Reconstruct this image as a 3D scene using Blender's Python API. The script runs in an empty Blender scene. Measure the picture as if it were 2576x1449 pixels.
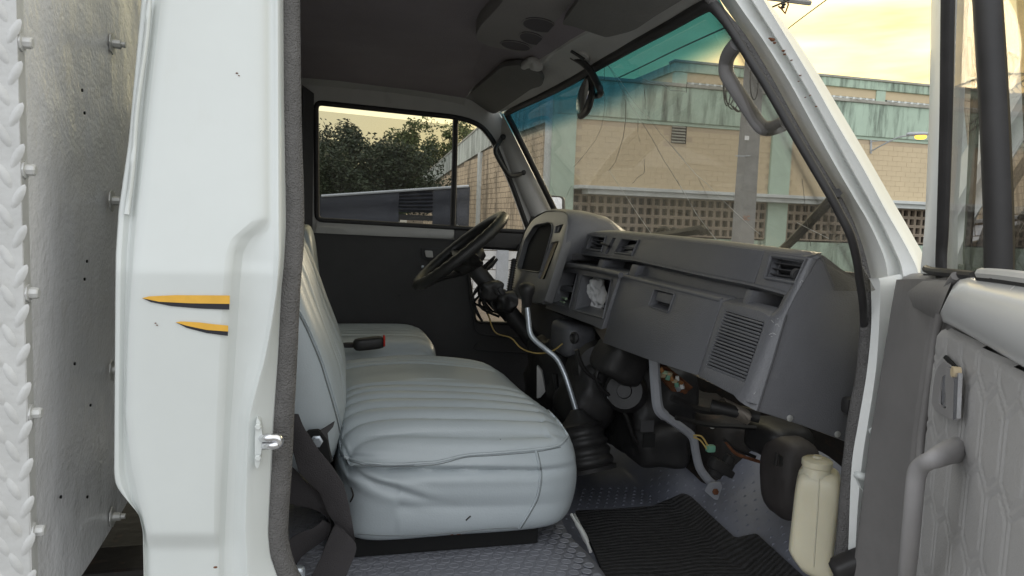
import bpy, bmesh, math, random
from mathutils import Vector, Matrix, noise
random.seed(7)
SC = bpy.context.scene
COL = SC.collection

# ------------------------------------------------------------------ camera
F, CX, CY = 1850.0, 1288.0, 724.5            # focal length and centre in pixels of a 2576-wide frame
YAW = math.radians(14.6); ROLL = math.atan(.037)
PITCH = -math.atan((CY - 546.0) * math.cos(ROLL) / F)
CAM = Vector((0, -.95, 1.7))
_f = Vector((math.sin(YAW)*math.cos(PITCH), math.cos(YAW)*math.cos(PITCH), math.sin(PITCH)))
_r = Vector((math.cos(YAW), -math.sin(YAW), 0)); _u = _r.cross(_f)
_c, _s = math.cos(ROLL), math.sin(ROLL)
RX = _c*_r + _s*_u; UX = -_s*_r + _c*_u
cd = bpy.data.cameras.new('camera'); co = bpy.data.objects.new('camera', cd); COL.objects.link(co)
m = Matrix((RX, UX, -_f)).transposed().to_4x4(); m.translation = CAM
co.matrix_world = m
cd.sensor_width = 36; cd.lens = 36*F/2576; cd.clip_start = .02; cd.clip_end = 2000
SC.camera = co

def ray(x, y): return _f + (x-CX)/F*RX - (y-CY)/F*UX
# ------------------------------------------------------------------ light
SUN_AZ = math.radians(41); SUN_EL = math.radians(11)     # azimuth from +Y towards +X
sdir = Vector((math.sin(SUN_AZ)*math.cos(SUN_EL), math.cos(SUN_AZ)*math.cos(SUN_EL), math.sin(SUN_EL)))
w = bpy.data.worlds.new('World'); SC.world = w; w.use_nodes = True
nt = w.node_tree; nt.nodes.clear()
N = nt.nodes.new; L = nt.links.new
out = N('ShaderNodeOutputWorld'); bg = N('ShaderNodeBackground'); sky = N('ShaderNodeTexSky')
sky.sky_type = 'NISHITA'; sky.sun_disc = False; sky.sun_elevation = SUN_EL; sky.sun_rotation = SUN_AZ
sky.dust_density = 3.0; sky.air_density = 1.2
tc = N('ShaderNodeTexCoord')
dot = N('ShaderNodeVectorMath'); dot.operation = 'DOT_PRODUCT'; dot.inputs[1].default_value = sdir
L(tc.outputs['Generated'], dot.inputs[0])
# thin high cloud, warm near the sun and cool away from it
cr = N('ShaderNodeValToRGB'); L(dot.outputs['Value'], cr.inputs[0])
mr = N('ShaderNodeMapRange'); mr.inputs[1].default_value = -1; mr.inputs[2].default_value = 1
L(dot.outputs['Value'], mr.inputs[0]); L(mr.outputs[0], cr.inputs[0])
e = cr.color_ramp.elements
e[0].position = 0; e[0].color = (8.0, 8.3, 8.8, 1)
e[1].position = 1; e[1].color = (4.9, 4.2, 1.8, 1)
k = e.new(.5); k.color = (7.4, 7.6, 7.7, 1)
k = e.new(.82); k.color = (5.3, 4.9, 3.5, 1)
mp = N('ShaderNodeMapping'); mp.inputs['Scale'].default_value = (1.6, 1.6, 9)
nz = N('ShaderNodeTexNoise'); nz.inputs['Scale'].default_value = 2.2; nz.inputs['Detail'].default_value = 5
L(tc.outputs['Generated'], mp.inputs[0]); L(mp.outputs[0], nz.inputs['Vector'])
mr2 = N('ShaderNodeMapRange'); mr2.inputs[1].default_value = .35; mr2.inputs[2].default_value = .7
mr2.inputs[3].default_value = .80; mr2.inputs[4].default_value = .98
L(nz.outputs['Fac'], mr2.inputs[0])
mx = N('ShaderNodeMix'); mx.data_type = 'RGBA'
L(mr2.outputs[0], mx.inputs[0]); L(sky.outputs[0], mx.inputs[6]); L(cr.outputs[0], mx.inputs[7])
L(mx.outputs[2], bg.inputs[0]); bg.inputs[1].default_value = .11
L(bg.outputs[0], out.inputs[0])
sl = bpy.data.lights.new('sun', 'SUN'); so = bpy.data.objects.new('sun', sl); COL.objects.link(so)
sl.energy = .9; sl.angle = math.radians(14); sl.color = (1, .86, .62)
so.rotation_euler = sdir.to_track_quat('Z', 'Y').to_euler()
SC.view_settings.view_transform = 'Standard'; SC.view_settings.look = 'None'
SC.view_settings.exposure = 1.10; SC.view_settings.gamma = 1
SC.cycles.max_bounces = 12; SC.cycles.transparent_max_bounces = 24; SC.cycles.diffuse_bounces = 6
SC.cycles.use_denoising = True
try: SC.cycles.denoiser = 'OPENIMAGEDENOISE'
except Exception: pass

# ------------------------------------------------------------------ pixel -> place helpers
def P(x, y, ax, v):
    i = 'xyz'.index(ax); d = ray(x, y); return CAM + d*((v-CAM[i])/d[i])
def hit(x, y, g, t0=.25, t1=5.0):
    d = ray(x, y); n = 60; a = t0; ga = g(CAM+d*a)
    for i in range(1, n+1):
        b = t0+(t1-t0)*i/n; gb = g(CAM+d*b)
        if (ga > 0) != (gb > 0):
            for _ in range(40):
                mm = (a+b)/2; gm = g(CAM+d*mm)
                if (gm > 0) == (ga > 0): a = mm
                else: b = mm
            return CAM+d*a
        a, ga = b, gb
    return CAM+d*t1
def near(off=0):                    # outer skin on the passenger side, leaning in above the waist
    return lambda p: p.y - off - max(0, p.z-1.62)*.22
def far(off=0):                     # inner skin on the driver's side
    return lambda p: p.y - off - 1.85 + max(0, p.z-1.62)*.2
def ws_x(y, z):
    t = y/1.85
    a = .795-.53*(z-1.64); b = .945-.75*(z-1.66)
    return a*(1-t)+b*t + .06*(1-(2*t-1)**2)
def ws(off=0): return lambda p: p.x - off - ws_x(p.y, p.z)
def pl(ax, v): i = 'xyz'.index(ax); return lambda p: p[i]-v
def F1(off=0): return lambda p: p.x - off - (.753+.335*(p.z-1.562))
def F2(off=0): return lambda p: p.x - off - (.795+.369*(p.z-1.653))
def F3(off=0): return lambda p: p.x - off - (.735+.37*(p.z-1.70))
TH = math.radians(59)
DH = Vector((.86, -.02, 0)); DU = Vector((-math.cos(TH), -math.sin(TH), 0)); DN = Vector((-math.sin(TH), math.cos(TH), 0))
def door(off=0):                    # inner face of the open passenger door, its window leaning in
    return lambda p: (p-DH).dot(DN) - off - max(0, p.z-1.66)*.09
def resample(pts, n):
    pts = [Vector(p) for p in pts]
    d = [0]
    for a, b in zip(pts, pts[1:]): d.append(d[-1]+(b-a).length)
    o = []; j = 0
    for i in range(n):
        s = d[-1]*i/(n-1)
        while j < len(d)-2 and d[j+1] < s: j += 1
        t = 0 if d[j+1] == d[j] else (s-d[j])/(d[j+1]-d[j])
        o.append(pts[j].lerp(pts[j+1], t))
    return o
def spline(pts, n=6, closed=False):
    pts = [Vector(p) for p in pts]; o = []; m = len(pts)
    rng = range(m if closed else m-1)
    for i in rng:
        g = (lambda k: pts[k % m]) if closed else (lambda k: pts[max(0, min(m-1, k))])
        a, b, c, d = g(i-1), g(i), g(i+1), g(i+2)
        for k in range(n):
            t = k/n
            o.append(.5*((2*b)+(c-a)*t+(2*a-5*b+4*c-d)*t*t+(3*b-a-3*c+d)*t**3))
    if not closed: o.append(pts[-1])
    return o
def rnd(poly, r, n=4):              # round the corners of a 2D outline
    o = []; m = len(poly)
    for i in range(m):
        p = Vector(poly[i]).to_2d(); a = Vector(poly[i-1]).to_2d(); b = Vector(poly[(i+1) % m]).to_2d()
        ra = min(r, (a-p).length*.45); rb = min(r, (b-p).length*.45)
        s = p+(a-p).normalized()*ra; e = p+(b-p).normalized()*rb
        for k in range(n+1):
            t = k/n; q = s*(1-t)**2+p*2*t*(1-t)+e*t*t; o.append((q.x, q.y))
    return o
def ell(cx, cy, a, b, rot=0, n=20):
    c, s = math.cos(rot), math.sin(rot)
    return [(cx+a*math.cos(t)*c-b*math.sin(t)*s, cy+a*math.cos(t)*s+b*math.sin(t)*c) for t in [2*math.pi*i/n for i in range(n)]]

# ------------------------------------------------------------------ objects
class M:
    def __init__(s): s.b = bmesh.new()
    def v(s, p): return s.b.verts.new(p)
    def face(s, pts):
        try: return s.b.faces.new([s.v(p) for p in pts])
        except ValueError: pass
    def box(s, c, sz, R=None):
        x, y, z = Vector(sz)/2; vs = []
        for p in ((-x,-y,-z),(x,-y,-z),(x,y,-z),(-x,y,-z),(-x,-y,z),(x,-y,z),(x,y,z),(-x,y,z)):
            q = Vector(p)
            if R is not None: q = R @ q
            vs.append(s.v(q+Vector(c)))
        for f in ((0,3,2,1),(4,5,6,7),(0,1,5,4),(1,2,6,5),(2,3,7,6),(3,0,4,7)): s.b.faces.new([vs[i] for i in f])
        return s
    def grid(s, rows, cu=False, cv=False):
        vs = [[s.v(p) for p in r] for r in rows]; a, b = len(vs), len(vs[0])
        for i in range(a if cu else a-1):
            for j in range(b if cv else b-1):
                try: s.b.faces.new((vs[i][j], vs[i][(j+1) % b], vs[(i+1) % a][(j+1) % b], vs[(i+1) % a][j]))
                except ValueError: pass
        return vs
    def cap(s, ring, flip=False):
        try: s.b.faces.new(ring[::-1] if flip else ring)
        except ValueError: pass
    def tube(s, pts, r, n=8, sub=0, caps=True, flat=1.0, upv=None):
        pts = [Vector(p) for p in pts]
        if sub: pts = spline(pts, sub)
        rows = []; up = Vector(upv) if upv else Vector((0, 0, 1)); prev = None
        for i, p in enumerate(pts):
            t = (pts[min(i+1, len(pts)-1)]-pts[max(i-1, 0)]).normalized()
            if prev is None:
                a = up if abs(t.dot(up)) < .95 else Vector((1, 0, 0))
                x = t.cross(a).normalized()
            else: x = (prev - t*prev.dot(t)).normalized()
            prev = x; y = t.cross(x)
            ri = r[min(len(r)-1, int(i*len(r)/len(pts)))] if isinstance(r, (list, tuple)) else (r(i/(len(pts)-1)) if callable(r) else r)
            rows.append([p+ri*(x*math.cos(2*math.pi*k/n)+y*flat*math.sin(2*math.pi*k/n)) for k in range(n)])
        vs = s.grid(rows, cv=True)
        if caps: s.cap(vs[0], True); s.cap(vs[-1])
        return s
    def lathe(s, c, prof, ax=(0, 0, 1), n=20, sx=1.0, sy=1.0):
        q = Vector(ax).normalized().to_track_quat('Z', 'Y'); rows = []
        for r, h in prof:
            rows.append([Vector(c)+q @ Vector((r*sx*math.cos(2*math.pi*k/n), r*sy*math.sin(2*math.pi*k/n), h)) for k in range(n)])
        vs = s.grid(rows, cv=True); s.cap(vs[0], True); s.cap(vs[-1]); return s
    def plate(s, outer, holes, f, thick):
        """outline (2D) with holes, mapped by f to space and given a thickness (vector or function)"""
        b2 = bmesh.new(); es = []; loops = []
        for lp in [outer]+list(holes):
            vs = [b2.verts.new((p[0], p[1], 0)) for p in lp]; loops.append(len(vs))
            es += [b2.edges.new((vs[i], vs[(i+1) % len(vs)])) for i in range(len(vs))]
        if holes: bmesh.ops.triangle_fill(b2, use_beauty=True, use_dissolve=False, edges=es, normal=(0, 0, 1))
        else: b2.faces.new(list(b2.verts))
        b2.verts.index_update(); b2.verts.ensure_lookup_table()
        P0 = [f(v.co.x, v.co.y) for v in b2.verts]
        T = [Vector(thick(p) if callable(thick) else thick) for p in P0]
        A = [s.v(p) for p in P0]; B = [s.v(p+t) for p, t in zip(P0, T)]
        for fc in b2.faces:
            ix = [v.index for v in fc.verts]
            s.b.faces.new([A[i] for i in ix]); s.b.faces.new([B[i] for i in ix[::-1]])
        o = 0
        for n in loops:
            for i in range(n):
                j = o+i; k2 = o+(i+1) % n
                s.b.faces.new((A[k2], A[j], B[j], B[k2]))
            o += n
        b2.free(); return s
    def rbox(s, c, sz, n=(10, 10, 6), e=8, R=None, fn=None):
        """rounded box: a cube's grid pressed onto a superellipsoid; fn moves each point"""
        bb = bmesh.new(); cells = {}
        def vert(a):
            key = tuple(round(x, 5) for x in a)
            if key not in cells:
                q = Vector(a); nn = (abs(q.x)**e+abs(q.y)**e+abs(q.z)**e)**(1/e); q = q/nn
                p = Vector((q.x*sz[0]/2, q.y*sz[1]/2, q.z*sz[2]/2))
                if fn: p = fn(p, Vector(a))
                if R is not None: p = R @ p
                cells[key] = s.v(p+Vector(c))
            return cells[key]
        for ax in range(3):
            i, j = [(1, 2), (2, 0), (0, 1)][ax]
            for sg in (-1, 1):
                for a in range(n[i]):
                    for b in range(n[j]):
                        q = []
                        for da, db in ((0, 0), (1, 0), (1, 1), (0, 1)):
                            w3 = [0, 0, 0]; w3[ax] = sg; w3[i] = -1+2*(a+da)/n[i]; w3[j] = -1+2*(b+db)/n[j]
                            q.append(vert(w3))
                        if sg < 0: q = q[::-1]
                        try: s.b.faces.new(q)
                        except ValueError: pass
        bb.free(); return s
    def bevel(s, w, ang=35, seg=2):
        bmesh.ops.recalc_face_normals(s.b, faces=s.b.faces)
        s.b.normal_update()
        ed = [e for e in s.b.edges if len(e.link_faces) == 2 and e.calc_face_angle(0) > math.radians(ang)]
        bmesh.ops.bevel(s.b, geom=ed, offset=w, offset_type='OFFSET', segments=seg, profile=.6, affect='EDGES', clamp_overlap=True)
        return s
    def mesh(s, name, mt, smooth=40, O=Vector((0, 0, 0)), recalc=True, wide=None):
        if recalc: bmesh.ops.recalc_face_normals(s.b, faces=s.b.faces)
        s.b.normal_update()
        if O.length: bmesh.ops.translate(s.b, verts=s.b.verts, vec=-O)
        if smooth:
            for f in s.b.faces: f.smooth = True
            for e in s.b.edges: e.smooth = not (len(e.link_faces) == 2 and e.calc_face_angle(0) > math.radians(smooth))
        me = bpy.data.meshes.new(name); s.b.to_mesh(me); s.b.free()
        for x in (mt if isinstance(mt, (list, tuple)) else [mt]): me.materials.append(x)
        return me
    def obj(s, name, mt, parent=None, smooth=40, bevel=0, recalc=True):
        if bevel: s.bevel(bevel)
        O = origin(parent)
        me = s.mesh(name, mt, smooth, O, recalc)
        o = bpy.data.objects.new(name, me); COL.objects.link(o)
        if parent: o.parent = parent
        return o
    def top(s, name, mt, label, cat, group=None, kind=None, smooth=40, bevel=0, O=None):
        if bevel: s.bevel(bevel)
        if O is None:
            xs = [v.co for v in s.b.verts]
            O = Vector(((min(p.x for p in xs)+max(p.x for p in xs))/2, (min(p.y for p in xs)+max(p.y for p in xs))/2, min(p.z for p in xs)))
        me = s.mesh(name, mt, smooth, O); o = bpy.data.objects.new(name, me); o.location = O; COL.objects.link(o)
        return tag(o, label, cat, group, kind)
def origin(p):
    o = Vector((0, 0, 0))
    while p: o = o+p.location; p = p.parent
    return o
def tag(o, label=None, cat=None, group=None, kind=None):
    for k_, v_ in (('label', label), ('category', cat), ('group', group), ('kind', kind)):
        if v_: o[k_] = v_
    return o
def thing(name, loc, label, cat, group=None):
    o = bpy.data.objects.new(name, None); o.location = loc; o.empty_display_size = .1; COL.objects.link(o)
    return tag(o, label, cat, group)
def piece(name, me, parent, loc, rot=None, scale=None):
    o = bpy.data.objects.new(name, me); COL.objects.link(o); o.parent = parent
    o.location = Vector(loc)-origin(parent)
    if rot is not None: o.rotation_euler = rot
    if scale is not None: o.scale = scale
    return o
def pxs(lst, g): return [hit(x, y, g) for x, y in lst]
def loft(m_, lines, n, close=False):
    rows = [resample(l, n) for l in lines]
    return m_.grid(list(zip(*rows)), cv=close)

# ------------------------------------------------------------------ materials
def mat(name, col, rough=.5, metal=0, var=.12, vs=6, bump=0, bs=80, dirt=None, coat=0, spec=.5, stretch=(1, 1, 1), rv=.08, bd=4, sub=0, bump2=0, bs2=8, wave=None):
    m_ = bpy.data.materials.new(name); m_.use_nodes = True; t = m_.node_tree; n = t.nodes; l = t.links
    b = n['Principled BSDF']
    b.inputs['Metallic'].default_value = metal; b.inputs['Specular IOR Level'].default_value = spec
    b.inputs['Coat Weight'].default_value = coat; b.inputs['Coat Roughness'].default_value = .12
    if sub: b.inputs['Subsurface Weight'].default_value = sub; b.inputs['Subsurface Radius'].default_value = (.02, .015, .008); b.inputs['Subsurface Scale'].default_value = 1
    tcn = n.new('ShaderNodeTexCoord'); mp_ = n.new('ShaderNodeMapping'); mp_.inputs['Scale'].default_value = stretch
    l.new(tcn.outputs['Object'], mp_.inputs[0])
    nz_ = n.new('ShaderNodeTexNoise'); nz_.inputs['Scale'].default_value = vs; nz_.inputs['Detail'].default_value = 6; nz_.inputs['Roughness'].default_value = .62
    l.new(mp_.outputs[0], nz_.inputs['Vector'])
    c = Vector(col)
    rp = n.new('ShaderNodeValToRGB'); rp.color_ramp.elements[0].position = .3; rp.color_ramp.elements[1].position = .72
    rp.color_ramp.elements[0].color = (*(c*(1-var)), 1); rp.color_ramp.elements[1].color = (*(c*(1+var*.6)), 1)
    l.new(nz_.outputs['Fac'], rp.inputs[0]); cur = rp.outputs[0]
    if dirt:                                        # (colour, amount, scale, stretch)
        dc, da, ds, dst = dirt
        m2 = n.new('ShaderNodeMapping'); m2.inputs['Scale'].default_value = dst; m2.inputs['Location'].default_value = (3.1, 1.7, 5.2)
        l.new(tcn.outputs['Object'], m2.inputs[0])
        n2 = n.new('ShaderNodeTexNoise'); n2.inputs['Scale'].default_value = ds; n2.inputs['Detail'].default_value = 8; n2.inputs['Roughness'].default_value = .7
        l.new(m2.outputs[0], n2.inputs['Vector'])
        r2 = n.new('ShaderNodeMapRange'); r2.inputs[1].default_value = .62-.2*da; r2.inputs[2].default_value = .80-.1*da; r2.inputs[4].default_value = min(1, da*1.2)
        l.new(n2.outputs['Fac'], r2.inputs[0])
        mxx = n.new('ShaderNodeMix'); mxx.data_type = 'RGBA'; mxx.inputs[7].default_value = (*dc, 1)
        l.new(r2.outputs[0], mxx.inputs[0]); l.new(cur, mxx.inputs[6]); cur = mxx.outputs[2]
    l.new(cur, b.inputs['Base Color'])
    rr = n.new('ShaderNodeMapRange'); rr.inputs[3].default_value = max(.02, rough-rv); rr.inputs[4].default_value = min(1, rough+rv)
    l.new(nz_.outputs['Fac'], rr.inputs[0]); l.new(rr.outputs[0], b.inputs['Roughness'])
    if wave:                                        # woven or ribbed relief: (scale, strength, direction)
        wt = n.new('ShaderNodeTexWave'); wt.bands_direction = wave[2]; wt.inputs['Scale'].default_value = wave[0]; wt.inputs['Distortion'].default_value = .9; wt.inputs['Detail'].default_value = 2; wt.inputs['Detail Scale'].default_value = 3
        l.new(tcn.outputs['Object'], wt.inputs['Vector'])
        wb = n.new('ShaderNodeBump'); wb.inputs['Strength'].default_value = wave[1]; wb.inputs['Distance'].default_value = .006
        l.new(wt.outputs['Fac'], wb.inputs['Height'])
    if bump:
        bn = n.new('ShaderNodeTexNoise'); bn.inputs['Scale'].default_value = bs; bn.inputs['Detail'].default_value = bd
        l.new(mp_.outputs[0], bn.inputs['Vector'])
        bu = n.new('ShaderNodeBump'); bu.inputs['Strength'].default_value = bump; bu.inputs['Distance'].default_value = .004
        l.new(bn.outputs['Fac'], bu.inputs['Height'])
        if wave: l.new(wb.outputs[0], bu.inputs['Normal'])
        if bump2:
            b3 = n.new('ShaderNodeTexNoise'); b3.inputs['Scale'].default_value = bs2; b3.inputs['Detail'].default_value = 2
            l.new(mp_.outputs[0], b3.inputs['Vector'])
            bu2 = n.new('ShaderNodeBump'); bu2.inputs['Strength'].default_value = bump2; bu2.inputs['Distance'].default_value = .03
            l.new(b3.outputs['Fac'], bu2.inputs['Height']); l.new(bu2.outputs[0], bu.inputs['Normal'])
        l.new(bu.outputs[0], b.inputs['Normal'])
    return m_
def glass(name, tint, haze=.0, refl=1.0, pw_=3.6, hz_col=(.5, .5, .47), band=None):
    """thin pane: tinted see-through, mirror-like at a slant, a film of dust"""
    m_ = bpy.data.materials.new(name); m_.use_nodes = True; t = m_.node_tree; n = t.nodes; l = t.links; n.clear()
    o = n.new('ShaderNodeOutputMaterial'); tr = n.new('ShaderNodeBsdfTransparent'); gl = n.new('ShaderNodeBsdfGlossy')
    gl.inputs['Roughness'].default_value = .005; tr.inputs[0].default_value = (*tint, 1)
    lw = n.new('ShaderNodeLayerWeight'); lw.inputs[0].default_value = .5
    pw = n.new('ShaderNodeMath'); pw.operation = 'POWER'; pw.inputs[1].default_value = pw_; l.new(lw.outputs['Facing'], pw.inputs[0])
    ma = n.new('ShaderNodeMath'); ma.operation = 'MULTIPLY_ADD'; ma.inputs[1].default_value = .94*refl; ma.inputs[2].default_value = .03*refl; l.new(pw.outputs[0], ma.inputs[0])
    if band:                                          # shade band dyed into the glass along its top: (z0, z1, colour)
        tcn = n.new('ShaderNodeTexCoord'); sx = n.new('ShaderNodeSeparateXYZ'); l.new(tcn.outputs['Object'], sx.inputs[0])
        # band edge runs along the top of the pane
        ad = n.new('ShaderNodeMath'); ad.operation = 'MULTIPLY_ADD'; ad.inputs[1].default_value = band[3]; l.new(sx.outputs['Y'], ad.inputs[0]); l.new(sx.outputs['Z'], ad.inputs[2])
        rp = n.new('ShaderNodeMapRange'); rp.interpolation_type = 'SMOOTHSTEP'; rp.inputs[1].default_value = band[0]; rp.inputs[2].default_value = band[1]; l.new(ad.outputs[0], rp.inputs[0])
        mxx = n.new('ShaderNodeMix'); mxx.data_type = 'RGBA'; mxx.inputs[6].default_value = (*tint, 1); mxx.inputs[7].default_value = (*band[2], 1)
        l.new(rp.outputs[0], mxx.inputs[0]); l.new(mxx.outputs[2], tr.inputs[0])
    m1 = n.new('ShaderNodeMixShader'); l.new(ma.outputs[0], m1.inputs[0]); l.new(tr.outputs[0], m1.inputs[1]); l.new(gl.outputs[0], m1.inputs[2]); cur = m1.outputs[0]
    if haze:
        df = n.new('ShaderNodeBsdfDiffuse'); df.inputs[0].default_value = (*hz_col, 1)
        tl = n.new('ShaderNodeBsdfTranslucent'); tl.inputs[0].default_value = (*hz_col, 1)
        dd = n.new('ShaderNodeMixShader'); dd.inputs[0].default_value = .5; l.new(df.outputs[0], dd.inputs[1]); l.new(tl.outputs[0], dd.inputs[2])
        tcn = n.new('ShaderNodeTexCoord'); nn = n.new('ShaderNodeTexNoise'); nn.inputs['Scale'].default_value = 9; nn.inputs['Detail'].default_value = 8; nn.inputs['Roughness'].default_value = .75
        l.new(tcn.outputs['Object'], nn.inputs['Vector'])
        rg = n.new('ShaderNodeMapRange'); rg.inputs[1].default_value = .3; rg.inputs[2].default_value = .8; rg.inputs[3].default_value = haze*.5; rg.inputs[4].default_value = haze*1.7
        l.new(nn.outputs['Fac'], rg.inputs[0])
        m2 = n.new('ShaderNodeMixShader'); l.new(rg.outputs[0], m2.inputs[0]); l.new(cur, m2.inputs[1]); l.new(dd.outputs[0], m2.inputs[2]); cur = m2.outputs[0]
    l.new(cur, o.inputs[0]); return m_
MAT = {}
def mk(k_, *a, **kw): MAT[k_] = mat(k_, *a, **kw)
mk('ledge_paint', (.57, .57, .565), .25, var=.05, vs=4, coat=.4, dirt=((.45, .42, .36), .12, 9, (1, 1, .6)))
mk('white_paint', (.600, .625, .608), .33, var=.06, vs=3, coat=.15, dirt=((.42, .38, .30), .12, 9, (1, 1, .4)))
mk('pillar_paint', (.74, .75, .73), .35, var=.08, vs=5, coat=.2, dirt=((.26, .15, .08), .16, 16, (1, 1, 1)))
mk('yellow_print', (.72, .40, .05), .35, var=.1, vs=60)
mk('black_print', (.012, .012, .02), .35)
mk('silver_paint', (.76, .76, .78), .24, metal=.08, var=.10, vs=5, bump=.35, bs=130, bd=2, bump2=.25, bs2=9, dirt=((.3, .29, .27), .07, 11, (1, 1, .5)))
mk('tread_paint', (.52, .52, .51), .5, metal=.1, var=.12, vs=20, bump=.3, bs=60, dirt=((.35, .33, .28), .3, 25, (1, 1, 1)))
mk('bolt_steel', (.55, .55, .53), .4, metal=.6, var=.2, vs=60)
mk('canister', (.055, .048, .046), .6, var=.3, vs=14, bump=.3, bs=40)
mk('chassis', (.025, .021, .018), .7, var=.5, vs=14, bump=.5, bs=30, dirt=((.16, .07, .03), .35, 20, (1, 1, 3)))
mk('seal_fabric', (.12, .115, .112), .9, var=.2, vs=40, bump=.9, bs=420, bd=1)
mk('rubber', (.028, .026, .026), .55, var=.3, vs=30)
mk('lining', (.30, .265, .285), .95, var=.14, vs=4, bump=.5, bs=260, bd=2)
mk('visor_vinyl', (.19, .185, .175), .8, var=.1, vs=8, bump=.3, bs=150)
mk('console', (.28, .262, .255), .8, var=.1, vs=6, bump=.25, bs=200)
mk('console_dark', (.09, .08, .09), .7)
mk('trim_paint', (.52, .51, .49), .5, var=.1, vs=5, dirt=((.13, .12, .11), .25, 10, (1, 1, 1)), bump=.1, bs=40)
mk('header_paint', (.56, .55, .53), .5, var=.1, vs=7, dirt=((.13, .11, .10), .2, 12, (1, 1, 1)))
mk('door_card', (.062, .060, .060), .75, var=.15, vs=8, bump=.3, bs=160)
mk('dash', (.128, .129, .138), .36, var=.10, vs=7, bump=.28, bs=420, bd=2, dirt=((.24, .23, .22), .22, 16, (1, 2.5, 1)))
mk('dash_dark', (.05, .049, .051), .7, var=.15, vs=10, bump=.2, bs=300)  # dark plastic; on tray, cubby and latch backs it paints in their shade
mk('bezel', (.14, .14, .143), .35, var=.06, vs=10)
mk('hole_dark', (.006, .006, .006), .9)  # near-black that stands in for the shade inside holes, slots and gaps
mk('cream_plastic', (.52, .42, .27), .5, var=.1, vs=30)
mk('wheel', (.030, .029, .028), .45, var=.2, vs=20, bump=.25, bs=220)
mk('black_plastic', (.022, .021, .021), .5, var=.25, vs=16, bump=.15, bs=120, dirt=((.09, .08, .07), .2, 22, (1, 1, 1)))
mk('grey_handle', (.26, .25, .25), .5, var=.08, vs=20)
mk('steel', (.52, .56, .60), .32, metal=.65, var=.12, vs=30, bump=.08, bs=80)
mk('bracket_paint', (.36, .37, .40), .45, metal=.2, var=.1, vs=25, dirt=((.15, .13, .11), .2, 40, (1, 1, 1)))
mk('vinyl', (.445, .492, .515), .35, var=.05, vs=5, bump=.12, bs=300, bd=3, dirt=((.25, .25, .22), .10, 12, (1, 1, 1)))
mk('stitch', (.20, .22, .22), .7)
mk('webbing', (.040, .036, .038), .8, var=.15, vs=60, bump=.3, bs=500, bd=1)
mk('coin_rubber', (.235, .24, .268), .42, var=.14, vs=8, dirt=((.10, .095, .10), .22, 16, (1, 1, 1)))
mk('floor_rubber', (.185, .195, .235), .42, var=.16, vs=7, dirt=((.08, .07, .07), .3, 14, (1, 1, 1)), bump=.2, bs=60)
mk('mat_pile', (.030, .029, .030), .95, var=.5, vs=60, bump=.8, bs=160, bd=3, wave=(20, .6, 'Y'))
mk('coil', (.22, .19, .16), .5, metal=.4)
mk('jerry', (.68, .63, .47), .42, var=.07, vs=8, sub=.25, dirt=((.42, .33, .18), .2, 16, (1, 1, .5)))
mk('door_trim', (.36, .35, .345), .6, var=.08, vs=6, bump=.22, bs=300)
mk('door_dark', (.20, .19, .185), .6, var=.14, vs=9, bump=.15, bs=60, dirt=((.25, .24, .23), .14, 18, (1, 1, 2)))
mk('chrome', (.72, .72, .74), .22, metal=.9, var=.1, vs=30, dirt=((.22, .08, .03), .35, 60, (1, 1, 1)))
mk('rust', (.16, .06, .025), .9, var=.5, vs=80)
mk('red', (.6, .03, .02), .4)
mk('tissue', (.72, .72, .72), .85, var=.08, vs=20)
mk('chalk', (.45, .58, .40), .7)
mk('wire_yellow', (.50, .36, .12), .5)
mk('wire_black', (.015, .014, .014), .5)
mk('green_plug', (.16, .36, .26), .5)
mk('white_plastic', (.72, .72, .70), .4)
mk('copper', (.5, .24, .10), .4, metal=.8)
mk('green_wall', (.40, .50, .40), .85, var=.12, vs=.9, bump=.4, bs=9, dirt=((.028, .030, .024), .80, 1.15, (2.6, 2.6, .36)))
mk('green_trim', (.42, .52, .42), .85, var=.08, vs=1.5, dirt=((.06, .06, .05), .18, 2, (1, 1, .5)))
mk('beige_wall', (.56, .455, .30), .88, var=.06, vs=1.2, bump=.3, bs=14, dirt=((.34, .27, .18), .2, 1.6, (1, 1, .5)))
mk('beige_joint', (.47, .375, .26), .9, var=.1, vs=2)
mk('stained_block', (.56, .44, .30), .88, var=.14, vs=1.6, bump=.4, bs=12, dirt=((.035, .030, .026), .80, 1.1, (1, 1.5, .32)))
mk('stained_band', (.50, .53, .48), .88, var=.12, vs=1.5, bump=.4, bs=10, dirt=((.040, .042, .04), .85, 1.0, (1, 2.2, .35)))
mk('stained_joint', (.22, .17, .12), .9, var=.3, vs=2)
mk('coping', (.36, .35, .30), .9, var=.25, vs=3, dirt=((.10, .07, .05), .45, 4, (1, 1, 1)))
mk('ledge', (.54, .56, .54), .85, var=.15, vs=2, dirt=((.18, .15, .12), .35, 4, (.6, 1, 2)))
mk('breeze', (.25, .20, .15), .9, var=.25, vs=1.5, bump=.3, bs=30, dirt=((.10, .075, .06), .3, 1.8, (1, 1, 1)))
mk('vent_white', (.66, .68, .66), .8, var=.1, vs=3)
mk('inside_dark', (.045, .036, .030), .95, var=.4, vs=2)  # dark colour painted in for the unlit interior behind the openings
mk('low_wall', (.62, .62, .62), .85, var=.1, vs=2, dirt=((.3, .3, .3), .2, 3, (1, 1, .5)))
mk('grey_pilaster', (.36, .38, .41), .8)
mk('concrete', (.25, .245, .235), .9, var=.2, vs=4, bump=.4, bs=30, dirt=((.12, .11, .10), .3, 5, (1, 1, .3)))
mk('cable', (.012, .012, .012), .6)
mk('lamp_metal', (.42, .44, .46), .5, metal=.3)
mk('fence_metal', (.022, .025, .036), .65, var=.2, vs=3)
mk('bark', (.10, .075, .055), .95, var=.3, vs=20, bump=.6, bs=40)
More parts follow.
